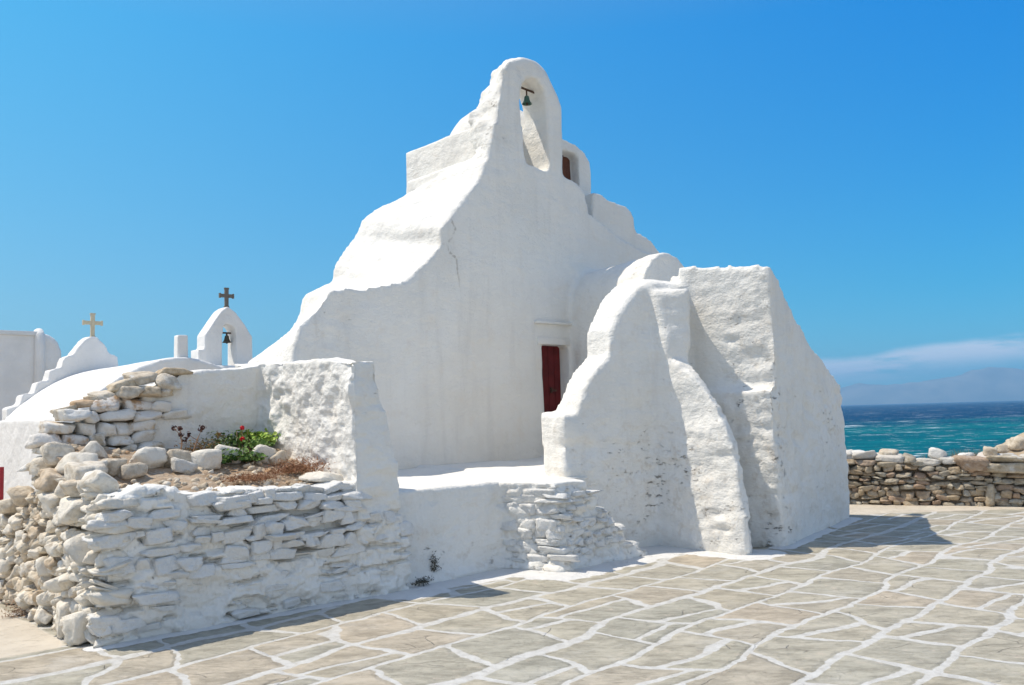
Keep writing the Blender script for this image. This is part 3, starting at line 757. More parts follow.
m = MB(); gbox(m, 7.17, 7.90, 2.685, 2.98, 2.64, 2.75); lin = m.build('lintel', 'lime_plaster', church, bevel=.02)
m = MB(); gbox(m, 7.12, 7.92, 2.65, 2.8, 2.955, 2.995); m.build('drip_ledge', 'lime_plaster', church, bevel=.015)
m = MB(); gbox(m, wa0 + .02, wa1 - .0, db0 + .2, db0 + .24, wz0, wz1); wi = m.build('window', 'brown_wood', church)
m = MB()
gbox(m, wa0 + .0, wa0 + .05, db0 + .17, db0 + .205, wz0, wz1); gbox(m, (wa0 + wa1) / 2 - .02, (wa0 + wa1) / 2 + .02, db0 + .17, db0 + .205, wz0, wz1); m.build('frame', 'brown_wood', wi)
# light coping stones left bare on the sloping top of the side wall
for px, py, sz in ((794, 329, .13), (809, 348, .07), (814, 355, .06), (819, 361, .06), (831, 377, .10), (836, 384, .14), (839, 389, .10)):
    s_, z_ = PT(px - 4, py + 4, .2); r = Rocks(int(px), 3); r.add(W(*tp(s_, .2), z_ + .0), (sz * 1.3, sz * 1.2, sz), FR_A, white=.0); r.build('coping_stone', 'tan_rubble', church)

def bell(name, aa, bb, ztop, size, label, cat, barlen, barmat, bellmat, bar_h=.1, dirv=None):
    c = W(aa, bb, ztop); t = empty(name, c, label, cat)
    m = MB(); p = [(.0, 0), (.10, -.0), (.24, -.06), (.30, -.22), (.34, -.5), (.44, -.78), (.58, -.95), (.60, -1.0), (.54, -1.0), (.40, -.8), (.28, -.5), (.2, -.15), (0, -.08)]
    m.lathe([(r * size, z_ * size) for r, z_ in p], c - (0, 0, bar_h), 20); m.build('bell_body', bellmat, t, smooth=True)
    m = MB(); m.tube([c + A_ * -barlen / 2, c + A_ * barlen / 2] if dirv is None else [c - dirv * barlen / 2, c + dirv * barlen / 2], .018, 8)
    m.build('bar', barmat, t)
    m = MB(); m.tube([c, c - (0, 0, bar_h + .02)], .02 if size > .15 else .012, 8); m.build('hanger', barmat, t)
    m = MB(); m.tube([c - (0, 0, bar_h + size * .3), c - (0, 0, bar_h + size * 1.12)], [.008, .02], 8); m.build('clapper', 'iron', t)
    return t
ba, bz = PB(527, 91, 2.95)
bell('church_bell', ba - .01, 2.95, bz + .02, .135, 'green bell hanging from a rusty bar in the tall arch of the church', 'bell', .46, 'iron', 'verdigris_bronze', .10, dirv=(A_ * .93 - B_ * .30 + np.array([0, 0, -.22])))

# terrace before the door and its stair
inset = lambda a_, z_: (a_, z_)
ter_front = [(2.55, .14), (3.2, .10), (3.75, .10), (3.93, .06), (4.06, -.25), (4.16, -.53), (4.6, -.48), (4.62, -.1), (5.3, -.1), (5.3, 2.9), (7.9, 2.9), (2.55, 2.9)]
ter_foot = [(2.55, .08), (3.2, .04), (3.85, .06), (3.97, .04), (4.09, -.30), (4.17, -.57), (4.66, -.55), (4.7, -.1), (5.3, -.1), (5.3, 2.9), (7.9, 2.9), (2.55, 2.9)]
terrace_s = [pr_z(ter_foot, 0, .90, ter_front), box(4.9, 9, .35, 2.85, 0, .93)]
steps = []
prof = [(4.5, .90), (4.66, .90), (4.68, .75), (4.80, .74), (4.81, .56), (5.03, .55), (5.05, .36), (5.18, .35), (5.20, .18), (5.38, .17), (5.40, .07), (5.52, .06), (5.54, 0), (4.5, 0)]
steps.append(loft([(a_, -.49 - .06 * (1 - z_), z_) for a_, z_ in prof], [(a_ , .1, z_) for a_, z_ in prof]))
V, Q, pidx, names = fuse({'terrace': terrace_s, 'staircase': steps}, .022, 4, .5)
N = vnormals(V, Q); L_ = local_abz(V); a, b, z = L_.T
side = 1 - np.abs(N[:, 2])
rough = side * (.35 + .65 * sstep(a, 3.7, 4.2)) * (b < .5)
wear = np.clip(.05 + .7 * rough + .55 * side * (b < .5) * (1 - sstep(z, .3, .75)), 0, 1)
und = fbm(L_, 1.2, 2, 1) * .03 + fbm(L_, 5, 3, 8) * .012
d1, de, _ = worley(L_ * (4.5, 4.5, 12.) + fbm(L_, 2.5, 2, 3)[:, None] * .7, 14)
und += rough * ((sstep(de, 0, .25) - .7) * .028 + (.5 - d1) * .03) * (.3 + .7 * sstep(a, 3.7, 4.1)) + rough * fbm(L_, 10, 3, 11) * .014
und -= sstep(fbm(L_, (3, 3, 6), 3, 33), .28, .45) * rough * .035
skirt = (1 - sstep(z, 0, .16)) * side * .07; und += skirt
V = V + N * und[:, None]; V[:, 2] = np.where(z < .03, np.minimum(V[:, 2], 0.0), V[:, 2])
tobs = split(V, Q, pidx, names, church, 'lime_plaster', {'wear': wear})
# big flat stones showing through the lime on the end of the terrace
R = Rocks(31, 3)
fr = A_ * .165 + B_ * (-.52); fr /= np.linalg.norm(fr); frn = np.cross(fr, (0, 0, 1)); FR_E = np.array([fr, -frn, (0, 0, 1)])
def pe(u, z_, o): t = u / .55; return W(3.975 + .165 * t, .02 - .52 * t, z_) + frn * (-.066 + .0 + o) * 1.0
if (frn @ A_) > 0: frn = -frn
courses(R, pe, FR_E, .02, .53, .12, .84, (.16, .36), (.05, .13), .16, .0, lambda u, z_, r: z_ < .86, lambda u, z_: 1., 1.0, .03, .012)
def ps2(u, z_, o): return W(4.2 + u, -.50 - .055 * (1 - z_) - o, z_)
def okk(u, z_, r):
    top = np.interp(4.2 + u, [4.6, 4.7, 4.8, 5.05, 5.2, 5.4, 5.5], [.85, .72, .62, .45, .25, .1, 0]); return z_ < top - .04 and z_ > .10 and r.uniform() < .62
courses(R, ps2, FR_A, .05, 1.25, .14, .8, (.10, .22), (.04, .07), .13, -.035, okk, lambda u, z_: 1., .8, .04)
for a_, z_ in ((4.70, .76), (4.86, .575), (5.12, .37), (5.30, .18), (5.45, .07)):
    R.add(W(a_ + .01, -.36, z_ - .005), (.17, .42, .05), FR_A, .9, .03, 1.)
R.build('facing_stones', 'white_stone', church)

# ------------------------------------------------------------------ walled flower bed beside the terrace
bed = empty('raised_flower_bed', W(1.2, 1.0, 0), 'raised bed walled with rough limewashed stones in front of the church', 'planter')
fa = P2([(352, 361), (362, 358), (375, 358)], .0)
pier_f = [(2.16, 0), (2.14, 1.0), (2.13, 2.12), (2.39, 2.13), (2.47, 1.6), (2.58, 1.05), (2.64, .5), (2.68, 0)]
pier_k = [(2.16, 0), (2.14, 1.0), (2.13, 2.22), (2.45, 2.24), (2.6, 1.6), (2.8, 1.05), (2.9, .5), (2.9, 0)]
pier = [loft([(a_, -.02 - .05 * (1 - z_ / 2.1), z_) for a_, z_ in pier_f], [(a_, 2.3, z_) for a_, z_ in pier_k])]
fw = [loft([(0.02, -.02, 0), (2.3, -.04, 0), (2.3, .01, 1.03), (1.6, .0, 1.02), (.8, .0, 1.05), (.30, .02, 1.11), (.07, .03, 1.09)],
           [(0.02, .34, 0), (2.3, .34, 0), (2.3, .34, 1.03), (1.6, .34, 1.02), (.8, .34, 1.05), (.30, .34, 1.13), (.07, .34, 1.11)])]
bw = [loft([(.78, 1.72, .6), (.80, 1.72, 1.30), (.95, 1.72, 1.90), (1.3, 1.72, 2.07), (2.3, 1.72, 2.20), (2.3, 1.72, .6)],
           [(.78, 2.1, .6), (.80, 2.1, 1.30), (.95, 2.1, 1.90), (1.3, 2.1, 2.09), (2.3, 2.1, 2.22), (2.3, 2.1, .6)])]
V, Q, pidx, names = fuse({'front_wall': fw, 'pier': pier, 'back_wall': bw}, .0145, 3, .5)
N = vnormals(V, Q); L_ = local_abz(V); a, b, z = L_.T
lit = sstep(-(N @ A_), .2, .6); side = 1 - np.abs(N[:, 2])
rough = np.where(a > 2.1, .65 + .2 * lit, .75); rough = np.where(b > 1.5, .45, rough)
wear = np.clip(.06 + .5 * rough, 0, 1)
d1, de, cid = worley(L_ * (3.9, 3.9, 11.0) + fbm(L_, 2.2, 2, 3)[:, None] * .8 + fbm(L_, 14, 2, 6)[:, None] * .12, 24)
isfront = (b < .3) & (a < 2.75)
plast = sstep(fbm(L_, (1.6, 1.6, 2.2), 3, 41), -.15, .35)          # how thickly the lime lies
plast = np.where(isfront, plast, 1.)
plast = np.where(isfront & (a > 1.7) & (z < .45), 1., plast)
st = (sstep(de, 0, .09) - .85) * .050 + (.5 - d1) * .008 + (cid - .5) * .020 - .012
und = fbm(L_, 1.5, 2, 1) * .03 + fbm(L_, 6, 3, 8) * .009 * (.6 + rough)
opn = isfront & (a > np.interp(z, [.45, .55, .8, 1.02], [1.6, 1.2, .95, .75])) & (z > .5) & (a < 2.12) & (z < 1.02)
und += isfront * st * .35 * (1 - (a > 2.05) * sstep(z, .5, 1.)) + isfront * (~opn) * (1 - (a > 2.05) * sstep(z, .45, .95)) * (.046 * sstep(fbm(L_, (2.6, 2.6, 4.2), 4, 91, .6), -.10, .25) - .010) - opn * .05
und += (a > 2.1) * .045 * fbm(L_, (3.2, 3.2, 5), 4, 95, .55)
bil = np.abs(fbm(L_, (6.5, 6.5, 8), 3, 51)); pw_ = np.clip(lit * (a > 2) + (b > 1.5) * .7, 0, 1) * (b > .0); und += pw_ * (.035 * fbm(L_, 3.2, 3, 71) + .014 * fbm(L_, 9.5, 4, 72, .6) - .012 * sstep(fbm(L_, (4, 4, 7), 3, 73), .28, .5))
slot = sstep(fbm(L_, (2.6, 2.6, 15), 3, 37), .27, .33) * isfront * (1 - (a > 2.05) * sstep(z, .5, 1.)); und -= slot * .06
V = V + N * und[:, None]; V[:, 2] = np.where(z < .03, np.minimum(V[:, 2], 0.), V[:, 2])
bobs = split(V, Q, pidx, names, bed, 'lime_plaster', {'wear': wear})
# flat stones, whitewashed, showing in the front
R = Rocks(5, 4)
def pf(u, z_, o):
    open_ = u > np.interp(z_, [.45, .55, .8, 1.02], [1.6, 1.2, .95, .75]) and z_ > .48
    return W(u, -.035 - .03 * (1 - z_) - o + (.012 if open_ else .037), z_)
def okf(u, z_, r):
    if z_ > 1.0: return False
    pr = .72 if z_ > .42 else .5
    if u > np.interp(z_, [.45, .55, .8, 1.02], [1.7, 1.25, .95, .75]) and u < 2.3 and z_ > .50: pr = 1.
    if u > 2.25: pr = .7 * (.18 < z_ < .85)
    return r.uniform() < pr
courses(R, pf, FR_A, .03, 2.52, .05, .98, (.12, .33), (.055, .12), .16, -.036, okf, lambda u, z_: .62 + .3 * ((u < 1.3) or (z_ < .55)), .75, .06, .03)
for k in range(10):                                                # rim stones
    u = .95 + k * .135 + R.R.normal() * .02; R.add(W(u, .12 + R.R.normal() * .02, 1.0), (.22, .26, .075), FR_A, .6, .08, 1.)
bobs['front_wall'] and R.build('facing_stones', 'white_stone', bed)
# side wall of loose rubble, cream coloured
m = MB(); v, f = loft([(.06, .2, 0), (.06, 4.6, 0), (.10, 4.6, .4), (.10, 3.0, .80), (.10, 1.9, 1.05), (.10, .3, 1.05)], [(.5, .2, 0), (.5, 4.6, 0), (.5, 4.6, .45), (.5, 3., .8), (.5, 1.9, 1.05), (.5, .3, 1.05)]); m.add(v, f)
side_core = m.build('rubble_core', 'pale_mortar', bed)
R = Rocks(9, 3)
def psd(u, z_, o): return W(-.0 - o - .05 * (1 - z_), u, z_)
def htop(u): return np.interp(u, [0, .3, 1.2, 1.6, 1.85, 2.8, 4.6], [1.10, 1.16, 1.22, 1.26, 1.02, .80, .42])
def oks(u, z_, r): return z_ < htop(u) - .03
courses(R, psd, FR_B, -.02, 4.5, .03, 1.3, (.06, .19), (.05, .125), .24, -.10, oks, lambda u, z_: .9 if u < .45 else (.35 + .2 * (u < 1.2)), .45, .22, .035)
for k in range(130):
    u = R.R.uniform(.5, 4.4); zz = R.R.uniform(.05, htop(u) - .1); sz = R.R.uniform(.06, .12)
    R.add(psd(u, zz, .02), (sz * 1.2, sz, sz * .9), FR_B, .3, .5, .9 if u < .5 else .5)
for u, zz, sx, sz in ((.22, .14, .17, .24), (.60, .16, .14, .30), (.28, .66, .20, .24), (.62, .42, .18, .14), (.5, .98, .28, .16), (1.0, 1.0, .26, .2)):
    R.add(psd(u, zz, -.04), (sx, .3, sz), FR_B, .75, .12, .9 if u < .5 else .6)
R.build('side_wall', 'cream_rubble', bed)
# big rocks along its top
R = Rocks(13, 3)
for a_, b_, z_, s_ in ((.10, .35, 1.14, (.30, .26, .17)), (.12, .72, 1.20, (.34, .30, .20)), (.16, 1.06, 1.27, (.36, .26, .20)), (.10, 1.38, 1.36, (.30, .28, .19)), (.0, 1.1, 1.16, (.22, .2, .16)),
                       (.36, 1.32, 1.32, (.26, .22, .16)), (.04, 1.60, 1.26, (.24, .2, .15)), (-.03, 1.9, 1.0, (.20, .18, .13)), (-.02, 2.35, .88, (.22, .18, .12)), (.02, .55, 1.12, (.2, .2, .14)), (.32, .95, 1.22, (.2, .2, .13))):
    R.add(W(a_, b_, z_), s_, FR_B, .5, .3, R.R.uniform(.1, .6))
R.build('top_rocks', 'cream_rubble', bed)
# dry stone end of the back wall
m = MB(); v, f = loft([(.1, 1.78, .8), (.16, 1.78, 1.30), (.5, 1.78, 1.72), (1.2, 1.78, 2.0), (1.2, 1.78, .8)], [(.1, 2.06, .8), (.16, 2.06, 1.3), (.5, 2.06, 1.72), (1.2, 2.06, 2.), (1.2, 2.06, .8)]); m.add(v, f)
m.build('wall_core', 'mortar_earth', bed)
R = Rocks(21, 3)
def pbk(u, z_, o): return W(u, 1.72 - o, z_)
def okb(u, z_, r): return z_ < np.interp(u, [.0, .1, .3, .6, .9, 1.15], [1.46, 1.58, 1.72, 1.86, 1.97, 2.04]) and u < np.interp(z_, [1.15, 1.5, 1.7, 2.0], [1.0, 1.08, 1.26, 1.34])
courses(R, pbk, FR_A, .08, 1.34, 1.14, 2.02, (.15, .38), (.075, .135), .27, -.04, okb, lambda u, z_: .55 if z_ < 1.8 else .4, .7, .06)

for a_, z_, s_ in ((.30, 1.74, (.2, .22, .06)), (.42, 1.80, (.22, .22, .07)), (.62, 1.87, (.22, .24, .08)), (.78, 1.97, (.24, .24, .09)), (.94, 2.04, (.26, .26, .10)), (1.22, 2.09, (.28, .26, .08)), (.55, 1.83, (.2, .2, .06))):
    R.add(W(a_, 1.80, z_), s_, FR_A, .6, .10, .35)
R.build('dry_stone_courses', 'tan_rubble', bed)
# soil
us = np.linspace(.05, 2.2, 110); vs_ = np.linspace(.18, 1.8, 84); ga, gb = np.meshgrid(us, vs_)
def soil_z(a_, b_): return 1.02 + .06 * sstep(b_, .2, .5) + .26 * sstep(b_, .35, 1.7) + .10 * (1 - sstep(a_, .1, 1.0)) * sstep(b_, .6, 1.5)
LZ = np.stack([ga.ravel(), gb.ravel(), soil_z(ga.ravel(), gb.ravel())], 1)
LZ[:, 2] += fbm(LZ, (6, 6, 0), 4, 3) * .035 + fbm(LZ, (22, 22, 0), 3, 6) * .012
VV = C0 + LZ[:, :1] * A_ + LZ[:, 1:2] * B_ + LZ[:, 2:] * np.array([0, 0, 1])
idx = np.arange(ga.size).reshape(ga.shape); Fq = np.stack([idx[:-1, :-1].ravel(), idx[:-1, 1:].ravel(), idx[1:, 1:].ravel(), idx[1:, :-1].ravel()], 1)
tag(link('soil', mesh_np('soil', VV, Fq), 'dry_soil'), 'dry sandy brown soil filling the raised bed', 'soil', kind='stuff')
R = Rocks(44, 2)
for k in range(230):
    a_ = R.R.uniform(.1, 2.1); b_ = R.R.uniform(.2, 1.6); s_ = R.R.uniform(.012, .05)
    R.add(W(a_, b_, soil_z(a_, b_) + s_ * .2), (s_ * 1.5, s_ * 1.2, s_), FR_A, .5, .5, .0)
tag(R.build('gravel', 'tan_rubble'), 'small rubble and chips strewn over the soil of the raised bed', 'gravel', kind='stuff')
def soil_at(px, py):                    # point on the soil seen at a pixel
    d = ray(px, py)
    for t in np.linspace(6, 14, 1600):
        p = CAMP + d * t; q = AB(p)
        if q[0] > .0 and q[1] > .0 and q[2] <= soil_z(q[0], q[1]): return q
    return AB(CAMP + d * 8.5)
edge_rocks = [((181, 461), (.36, .2, .15), 'tan slab with a pale top edging the flower bed, second rock from the left', .0, 'tan_rubble'),
              ((183, 467), (.20, .16, .13), 'small grey lump wedged below the tan slab in the flower bed', .9, 'field_stone'),
              ((204, 463), (.29, .22, .19), 'rounded whitish rock right of the tan slab in the flower bed', .95, 'cream_rubble'),
              ((228, 456), (.26, .20, .17), 'pale rock just left of the red geranium', .95, 'cream_rubble'),
              ((262, 456), (.26, .18, .15), 'pale flat rock half hidden behind the geranium leaves', .9, 'cream_rubble'),
              ((277, 458), (.17, .15, .12), 'small tan rock between the geranium and the white pier', .1, 'tan_rubble'),
              ((151, 462), (.30, .24, .16), 'leftmost broken whitish rock of the flower bed edging', .9, 'cream_rubble'),
              ((326, 478), (.34, .24, .12), 'flat cream rock at the foot of the white pier, right end of the bed', .6, 'cream_rubble'),
              ((309, 479), (.07, .06, .07), 'tiny dark grey pointed stone beside the flat cream rock', .0, 'field_stone'),
              ((131, 472), (.22, .2, .14), 'reddish brown stone lying on the soil near the rubble heap', .0, 'tan_rubble'),
              ((112, 468), (.22, .2, .15), 'brown stone on the soil right beside the rubble heap', .0, 'tan_rubble')]
for i, ((px, py), sz, lab, wh, mt) in enumerate(edge_rocks):
    q = soil_at(px, py + 5); r = Rocks(100 + i, 3); r.add(W(q[0], q[1], q[2] + sz[2] * .32), sz, FR_A, .5, .25, wh)
    tag(r.build('rock', mt), lab, 'rock', 'rocks edging the flower bed')

# ------------------------------------------------------------------ plants
def leaf(mb, p, nrm, size, rnd, round_=True):
    n = np.array(nrm, float); n /= np.linalg.norm(n); u = np.cross(n, rnd.normal(size=3)); u /= np.linalg.norm(u); w = np.cross(n, u)
    if round_:
        V = [p] + [p + size * (cos(t) * u * rnd.uniform(.85, 1.1) + sin(t) * w * rnd.uniform(.85, 1.1)) + n * size * .28 for t in np.linspace(0, 2 * pi, 7)[:-1]]
        mb.add(V, [[0, k, k % 6 + 1] for k in range(1, 7)])
    else:
        V = [p, p + u * size + w * size * .28, p + u * size * 2.2 + n * size * .3, p + u * size - w * size * .28]; mb.add(V, [[0, 1, 2, 3]])
def clump(mb, c, rad, n, size, seed, round_=True, hole=.15):
    rnd = np.random.RandomState(seed); cs = np.clip(rnd.normal(size=(9, 3)) * .42, -.75, .75)
    for _ in range(n):
        k = cs[rnd.randint(9)]; d = k + np.clip(rnd.normal(size=3) * .33, -.55, .55)
        d[2] = abs(d[2]); p = np.asarray(c) + A_ * d[0] * rad[0] + B_ * d[1] * rad[1] + np.array([0, 0, d[2] * rad[2]])
        leaf(mb, p, d * .6 + rnd.normal(size=3) * .5 + (0, 0, .5), size * rnd.uniform(.6, 1.25), rnd, round_)
def Wq(q, dz=0): return W(q[0], q[1], q[2] + dz)
t0 = Wq(soil_at(247, 452)); plant = empty('geranium', t0, 'green leafed geranium with red flowers growing in the raised bed', 'plant')
m = MB(); clump(m, Wq(soil_at(240, 452), .05), (.24, .20, .10), 520, .018, 1); m.build('foliage', 'green_leaf', plant)
m = MB(); clump(m, Wq(soil_at(256, 448), .06), (.24, .18, .09), 520, .020, 2); m.build('bright_foliage', 'lime_leaf', plant)
m = MB()
rnd = np.random.RandomState(3)
for px, py in ((246, 451), (250, 452), (258, 450), (236, 452), (266, 449)):
    p = Wq(soil_at(px, py)); m.tube([p, p + rnd.normal(size=3) * .02 + (0, 0, .09), p + rnd.normal(size=3) * .03 + (0, 0, .19)], [.005, .004, .003], 5)
m.build('stem', 'dry_stem', plant)
for k, (px, py, up) in enumerate(((246, 450, .22), (246, 452, .13))):
    m = MB(); c = Wq(soil_at(px, py), up) - np.array([0, .12, 0])
    for _ in range(34): d = rnd.normal(size=3); d /= np.linalg.norm(d); leaf(m, c + d * .017, d, .011, rnd)
    fl_ = m.build('flower', 'red_petal', plant)
    m = MB(); m.tube([c, c - (0, 0, .10), c - (0.01, -.05, up - .06)], .003, 5); m.build('stalk', 'dry_stem', fl_)
def simple_plant(name, px, py, rad, n, size, seed, mat, label, cat='plant', round_=True, up=.02, group=None, at=None):
    c = Wq(soil_at(px, py), up) if at is None else np.array(at, float)
    m = MB(); clump(m, c, rad, n, size, seed, round_)
    return tag(m.build(name, mat), label, cat, group)
simple_plant('succulent', 224, 453, (.17, .15, .16), 420, .019, 11, 'grey_leaf', 'grey green leafy plant left of the red geranium flowers', round_=False)
simple_plant('trailing_plant', 238, 463, (.20, .12, .09), 420, .020, 12, 'green_leaf', 'low dark green plant trailing in front of the rocks below the geranium')
simple_plant('flowering_weed', 204, 453, (.28, .15, .09), 620, .016, 13, 'orange_leaf', 'yellow and orange low weed spreading left of the geranium', round_=False)
simple_plant('creeping_plant', 218, 465, (.12, .08, .06), 180, .017, 14, 'green_leaf', 'small green tuft between two pale rocks of the flower bed')
simple_plant('dried_mat_plant', 297, 474, (.30, .22, .10), 2600, .013, 15, 'rust_scrub', 'rust brown dried mat plant beside the white pier', round_=False, group='dried mats on the bed')
simple_plant('dried_mat_plant', 253, 482, (.25, .14, .06), 1500, .012, 16, 'rust_scrub', 'smaller rust brown dried mat in front of the geranium', round_=False, group='dried mats on the bed')
def stalk(px, py, top, label, seed, head='dead_head', n=3):
    """dry stalk with dark seed heads; top = offset of the tip along a, b, z"""
    rnd = np.random.RandomState(seed); p = Wq(soil_at(px, py)); t = empty('dry_stalk', p, label, 'dry plant', 'dry stalks in the flower bed')
    tip = p + A_ * top[0] + B_ * top[1] + np.array([0, 0, top[2]]); m = MB()
    m.tube([p, p * .5 + tip * .5 + rnd.normal(size=3) * .012, tip], [.008, .006, .003], 6); hs_ = [tip]
    for k in range(n):
        f = rnd.uniform(.45, .95); q = p * (1 - f) + tip * f; e_ = q + A_ * rnd.uniform(-.1, .1) + np.array([0, 0, rnd.uniform(.01, .07)]); m.tube([q, e_], [.004, .002], 5); hs_.append(e_)
    m.build('stem', 'dry_stem', t)
    for h in hs_:
        m = MB()
        for _ in range(16): d = rnd.normal(size=3); leaf(m, h + d * .012, d, .012, rnd)
        m.build('seed_head', head, t)
stalk(180, 458, (.0, .0, .27), 'upright dry stalk with dark heads before the limewashed wall', 1)
stalk(192, 456, (.10, .0, .26), 'slanting reddish stalk with a dark head near the upright stalk', 5, n=2)
stalk(243, 445, (-.03, .05, .30), 'thin tall stalk with a dark red bud above the geranium', 9, n=1)
stalk(213, 452, (.06, .0, .16), 'short orange brown stalk among the yellow weed', 12, 'orange_leaf', n=3)
g = G(440, 582); simple_plant('wall_weed', 0, 0, (.035, .05, .13), 200, .014, 21, 'dark_weed', 'dark dead weed growing in a crack low on the terrace wall', at=W(3.05, .02, .14), round_=False)
simple_plant('wall_weed', 0, 0, (.10, .06, .05), 220, .014, 22, 'dark_weed', 'dark tuft of weed at the foot of the terrace wall', at=W(2.84, -.04, .05), round_=False)
simple_plant('dry_bush', 0, 0, (.10, .10, .16), 420, .014, 23, 'dry_stem', 'dried brown weed at the foot of the rubble side wall', at=G(16, 618), round_=False)

# ------------------------------------------------------------------ dry stone wall by the sea
p0 = G(850, 505.5); p1 = G(1024, 508.5); wd = (p1 - p0); wl = np.linalg.norm(wd[:2]); wd /= wl; wn = np.array([-wd[1], wd[0], 0])     # wn points away from the camera
if wn[1] < 0: wn = -wn
start = p0 - wd * 1.5; Lw = wl + 4.5; FR_S = np.array([wd, wn, (0, 0, 1)])
seawall = empty('dry_stone_wall', start + wd * Lw / 2, 'long dry stone wall of brown field stones between the square and the sea', 'wall')
def stop(u): return np.interp(u, [0, 1.5, 2.6, 3.3, 4.0, 5.5], [.80, .78, .74, .72, .74, .72])
m = MB(); v = []
for u in np.linspace(.05, Lw, 12):
    for dn, zz in ((.10, -.05), (.16, stop(u) - .1), (.42, stop(u) - .1), (.48, -.05)): v.append(start + wd * u + wn * dn + np.array([0, 0, zz]))
f = [[i * 4 + k, i * 4 + (k + 1) % 4, i * 4 + 4 + (k + 1) % 4, i * 4 + 4 + k] for i in range(11) for k in range(4)] + [[0, 3, 2, 1], [44, 45, 46, 47]]
m.add(v, f); m.build('wall_core', 'mortar_earth', seawall)
R = Rocks(61, 3)
courses(R, lambda u, z_, o: start + wd * u + wn * (.13 - o) + np.array([0, 0, z_]), FR_S, .0, Lw, -.01, .78, (.10, .32), (.055, .11), .25, .0, lambda u, z_, r: z_ < stop(u) - .07, lambda u, z_: .1, .55, .09, .02)
u = 0
while u < Lw:
    w_ = R.R.uniform(.18, .42); R.add(start + wd * (u + w_ / 2) + wn * .22 + np.array([0, 0, stop(u) - .03 + R.R.normal() * .015]), (w_ * 1.05, .40, R.R.uniform(.10, .15)), FR_S, .5, .10, R.R.choice([.2, .5, .8])); u += w_ * .92
R.add(start + wd * (1.5 + 1.98) + wn * .02 + np.array([0, 0, .17]), (.12, .16, .36), FR_S, .9, .04, .1)
for du, w_, h_, dz in ((3.78, .9, .16, .58), (3.75, .6, .10, .72), (3.3, .55, .22, .66), (4.6, .8, .18, .62)):
    R.add(start + wd * du + wn * .06 + np.array([0, 0, dz]), (w_, .42, h_), FR_S, .75, .06, .4)
R.build('stone_courses', 'field_stone', seawall)
for i, (px, py, s_, lab, wh) in enumerate(((937, 454, (.24, .22, .17), 'squarish white painted block standing on the sea wall', 1.), (863, 455, (.28, .22, .12), 'long pale rock on the sea wall nearest the church', .9),
        (990, 452, (.20, .2, .15), 'round tan rock on the sandy rise above the sea wall', .1), (888, 455, (.3, .28, .16), 'tan and white rock on the sea wall, second from the church', .4), (965, 458, (.24, .22, .15), 'white splashed rock on the sea wall right of the squarish block', .9))):
    d = ray(px, py); k = ((start + wn * .26 - CAMP) @ wn) / (d @ wn); c = CAMP + d * k
    r = Rocks(300 + i, 3); r.add(c, s_, FR_S, .5, .15, wh); tag(r.build('rock', 'white_stone' if wh == 1. else 'tan_rubble'), lab, 'rock', 'rocks on top of the sea wall')
def ground_hit(px, py):
    d = ray(px, py)
    for t in np.linspace(13.5, 40, 3000):
        p = CAMP + d * t
        if p[2] <= ground_z(np.array([p[0]]), np.array([p[1]]))[0]: return p
    return None
for i, (px, py, lab) in enumerate(((938, 458, 'dry straw coloured scrub just behind the squarish white block'), (962, 455, 'widest brown dry scrub between the wall and the sandy rise'), (980, 454, 'small dry scrub at the left foot of the sandy rise'))):
    d = ray(px, py); c = CAMP + d * (15.6 + .3 * i)
    m = MB(); rnd = np.random.RandomState(i)
    for _ in range(170):
        b0 = c + np.array([rnd.normal() * .16, rnd.normal() * .1, -.25]); t_ = b0 + np.array([rnd.normal() * .08, rnd.normal() * .08, rnd.uniform(.2, .40)])
        s_ = np.array([.006, 0, 0]); m.add([b0 - s_, b0 + s_, t_], [[0, 1, 2]])
    clump(m, c - (0, 0, .15), (.2, .12, .16), 200, .015, 40 + i, False)
    tag(m.build('dry_scrub', 'straw_scrub'), lab, 'shrub', 'dry scrub behind the sea wall')
for i, (px, py, s_) in enumerate(((972, 447, (.5, .35, .16)), (1006, 446, (.40, .35, .18)), (1022, 442, (.5, .4, .24)))):
    h = ground_hit(px, py + 3)
    if h is not None: r = Rocks(400 + i, 3); r.add(h, s_, None, .5, .2, .2); tag(r.build('rock', 'tan_rubble'), ['flat tan rock at the left end of the sandy rise', 'pale rock on the crest of the sandy rise', 'largest rock on the sandy rise at the right edge'][i], 'rock', 'rocks on the sandy rise')
r = Rocks(500, 2); r.add(G(834, 531) + (0, 0, .02), (.10, .08, .05), None, .4, .1, 0.); tag(r.build('rock', 'field_stone'), 'small loose stone on the pavement at the foot of the church wall', 'rock')

# ------------------------------------------------------------------ chapel with a barrel roof, behind on the left
q = AB((-.372 * 17, 17, 0)); ca, cb = q[0], q[1]; cl = 4.4; hw = 2.02; ze = 1.98; zr = PB(182, 357, cb)[1]
chapel = empty('small_chapel', W(ca, cb + cl / 2, 0), 'low white chapel with a barrel roof and stepped gable carrying a cream cross', 'chapel')
def fsolid(name, sol, parent, vox=.05, sm=3, mat='far_lime_plaster', amp=.012):
    V, Q, _, _ = fuse({name: sol}, vox, sm); Nn = vnormals(V, Q); V = V + Nn * (fbm(V, 1.3, 2, 3) * amp + fbm(V, 5, 2, 3) * amp * .5)[:, None]
    return link(name, mesh_np(name, V, Q, True), mat, parent)
ze = 1.78; arc = [(ca + hw * x_, ze + (zr - ze) * (1 - abs(x_) ** 1.9)) for x_ in np.linspace(1, -1, 25)]
fsolid('barrel_roof', [pr_b([(ca + hw, ze - .4)] + arc + [(ca - hw, ze - .4)], cb, cb + cl)], chapel)
fsolid('wall', [box(ca - hw - .12, ca + hw + .1, cb + .02, cb + cl, -.3, ze - .02)], chapel)
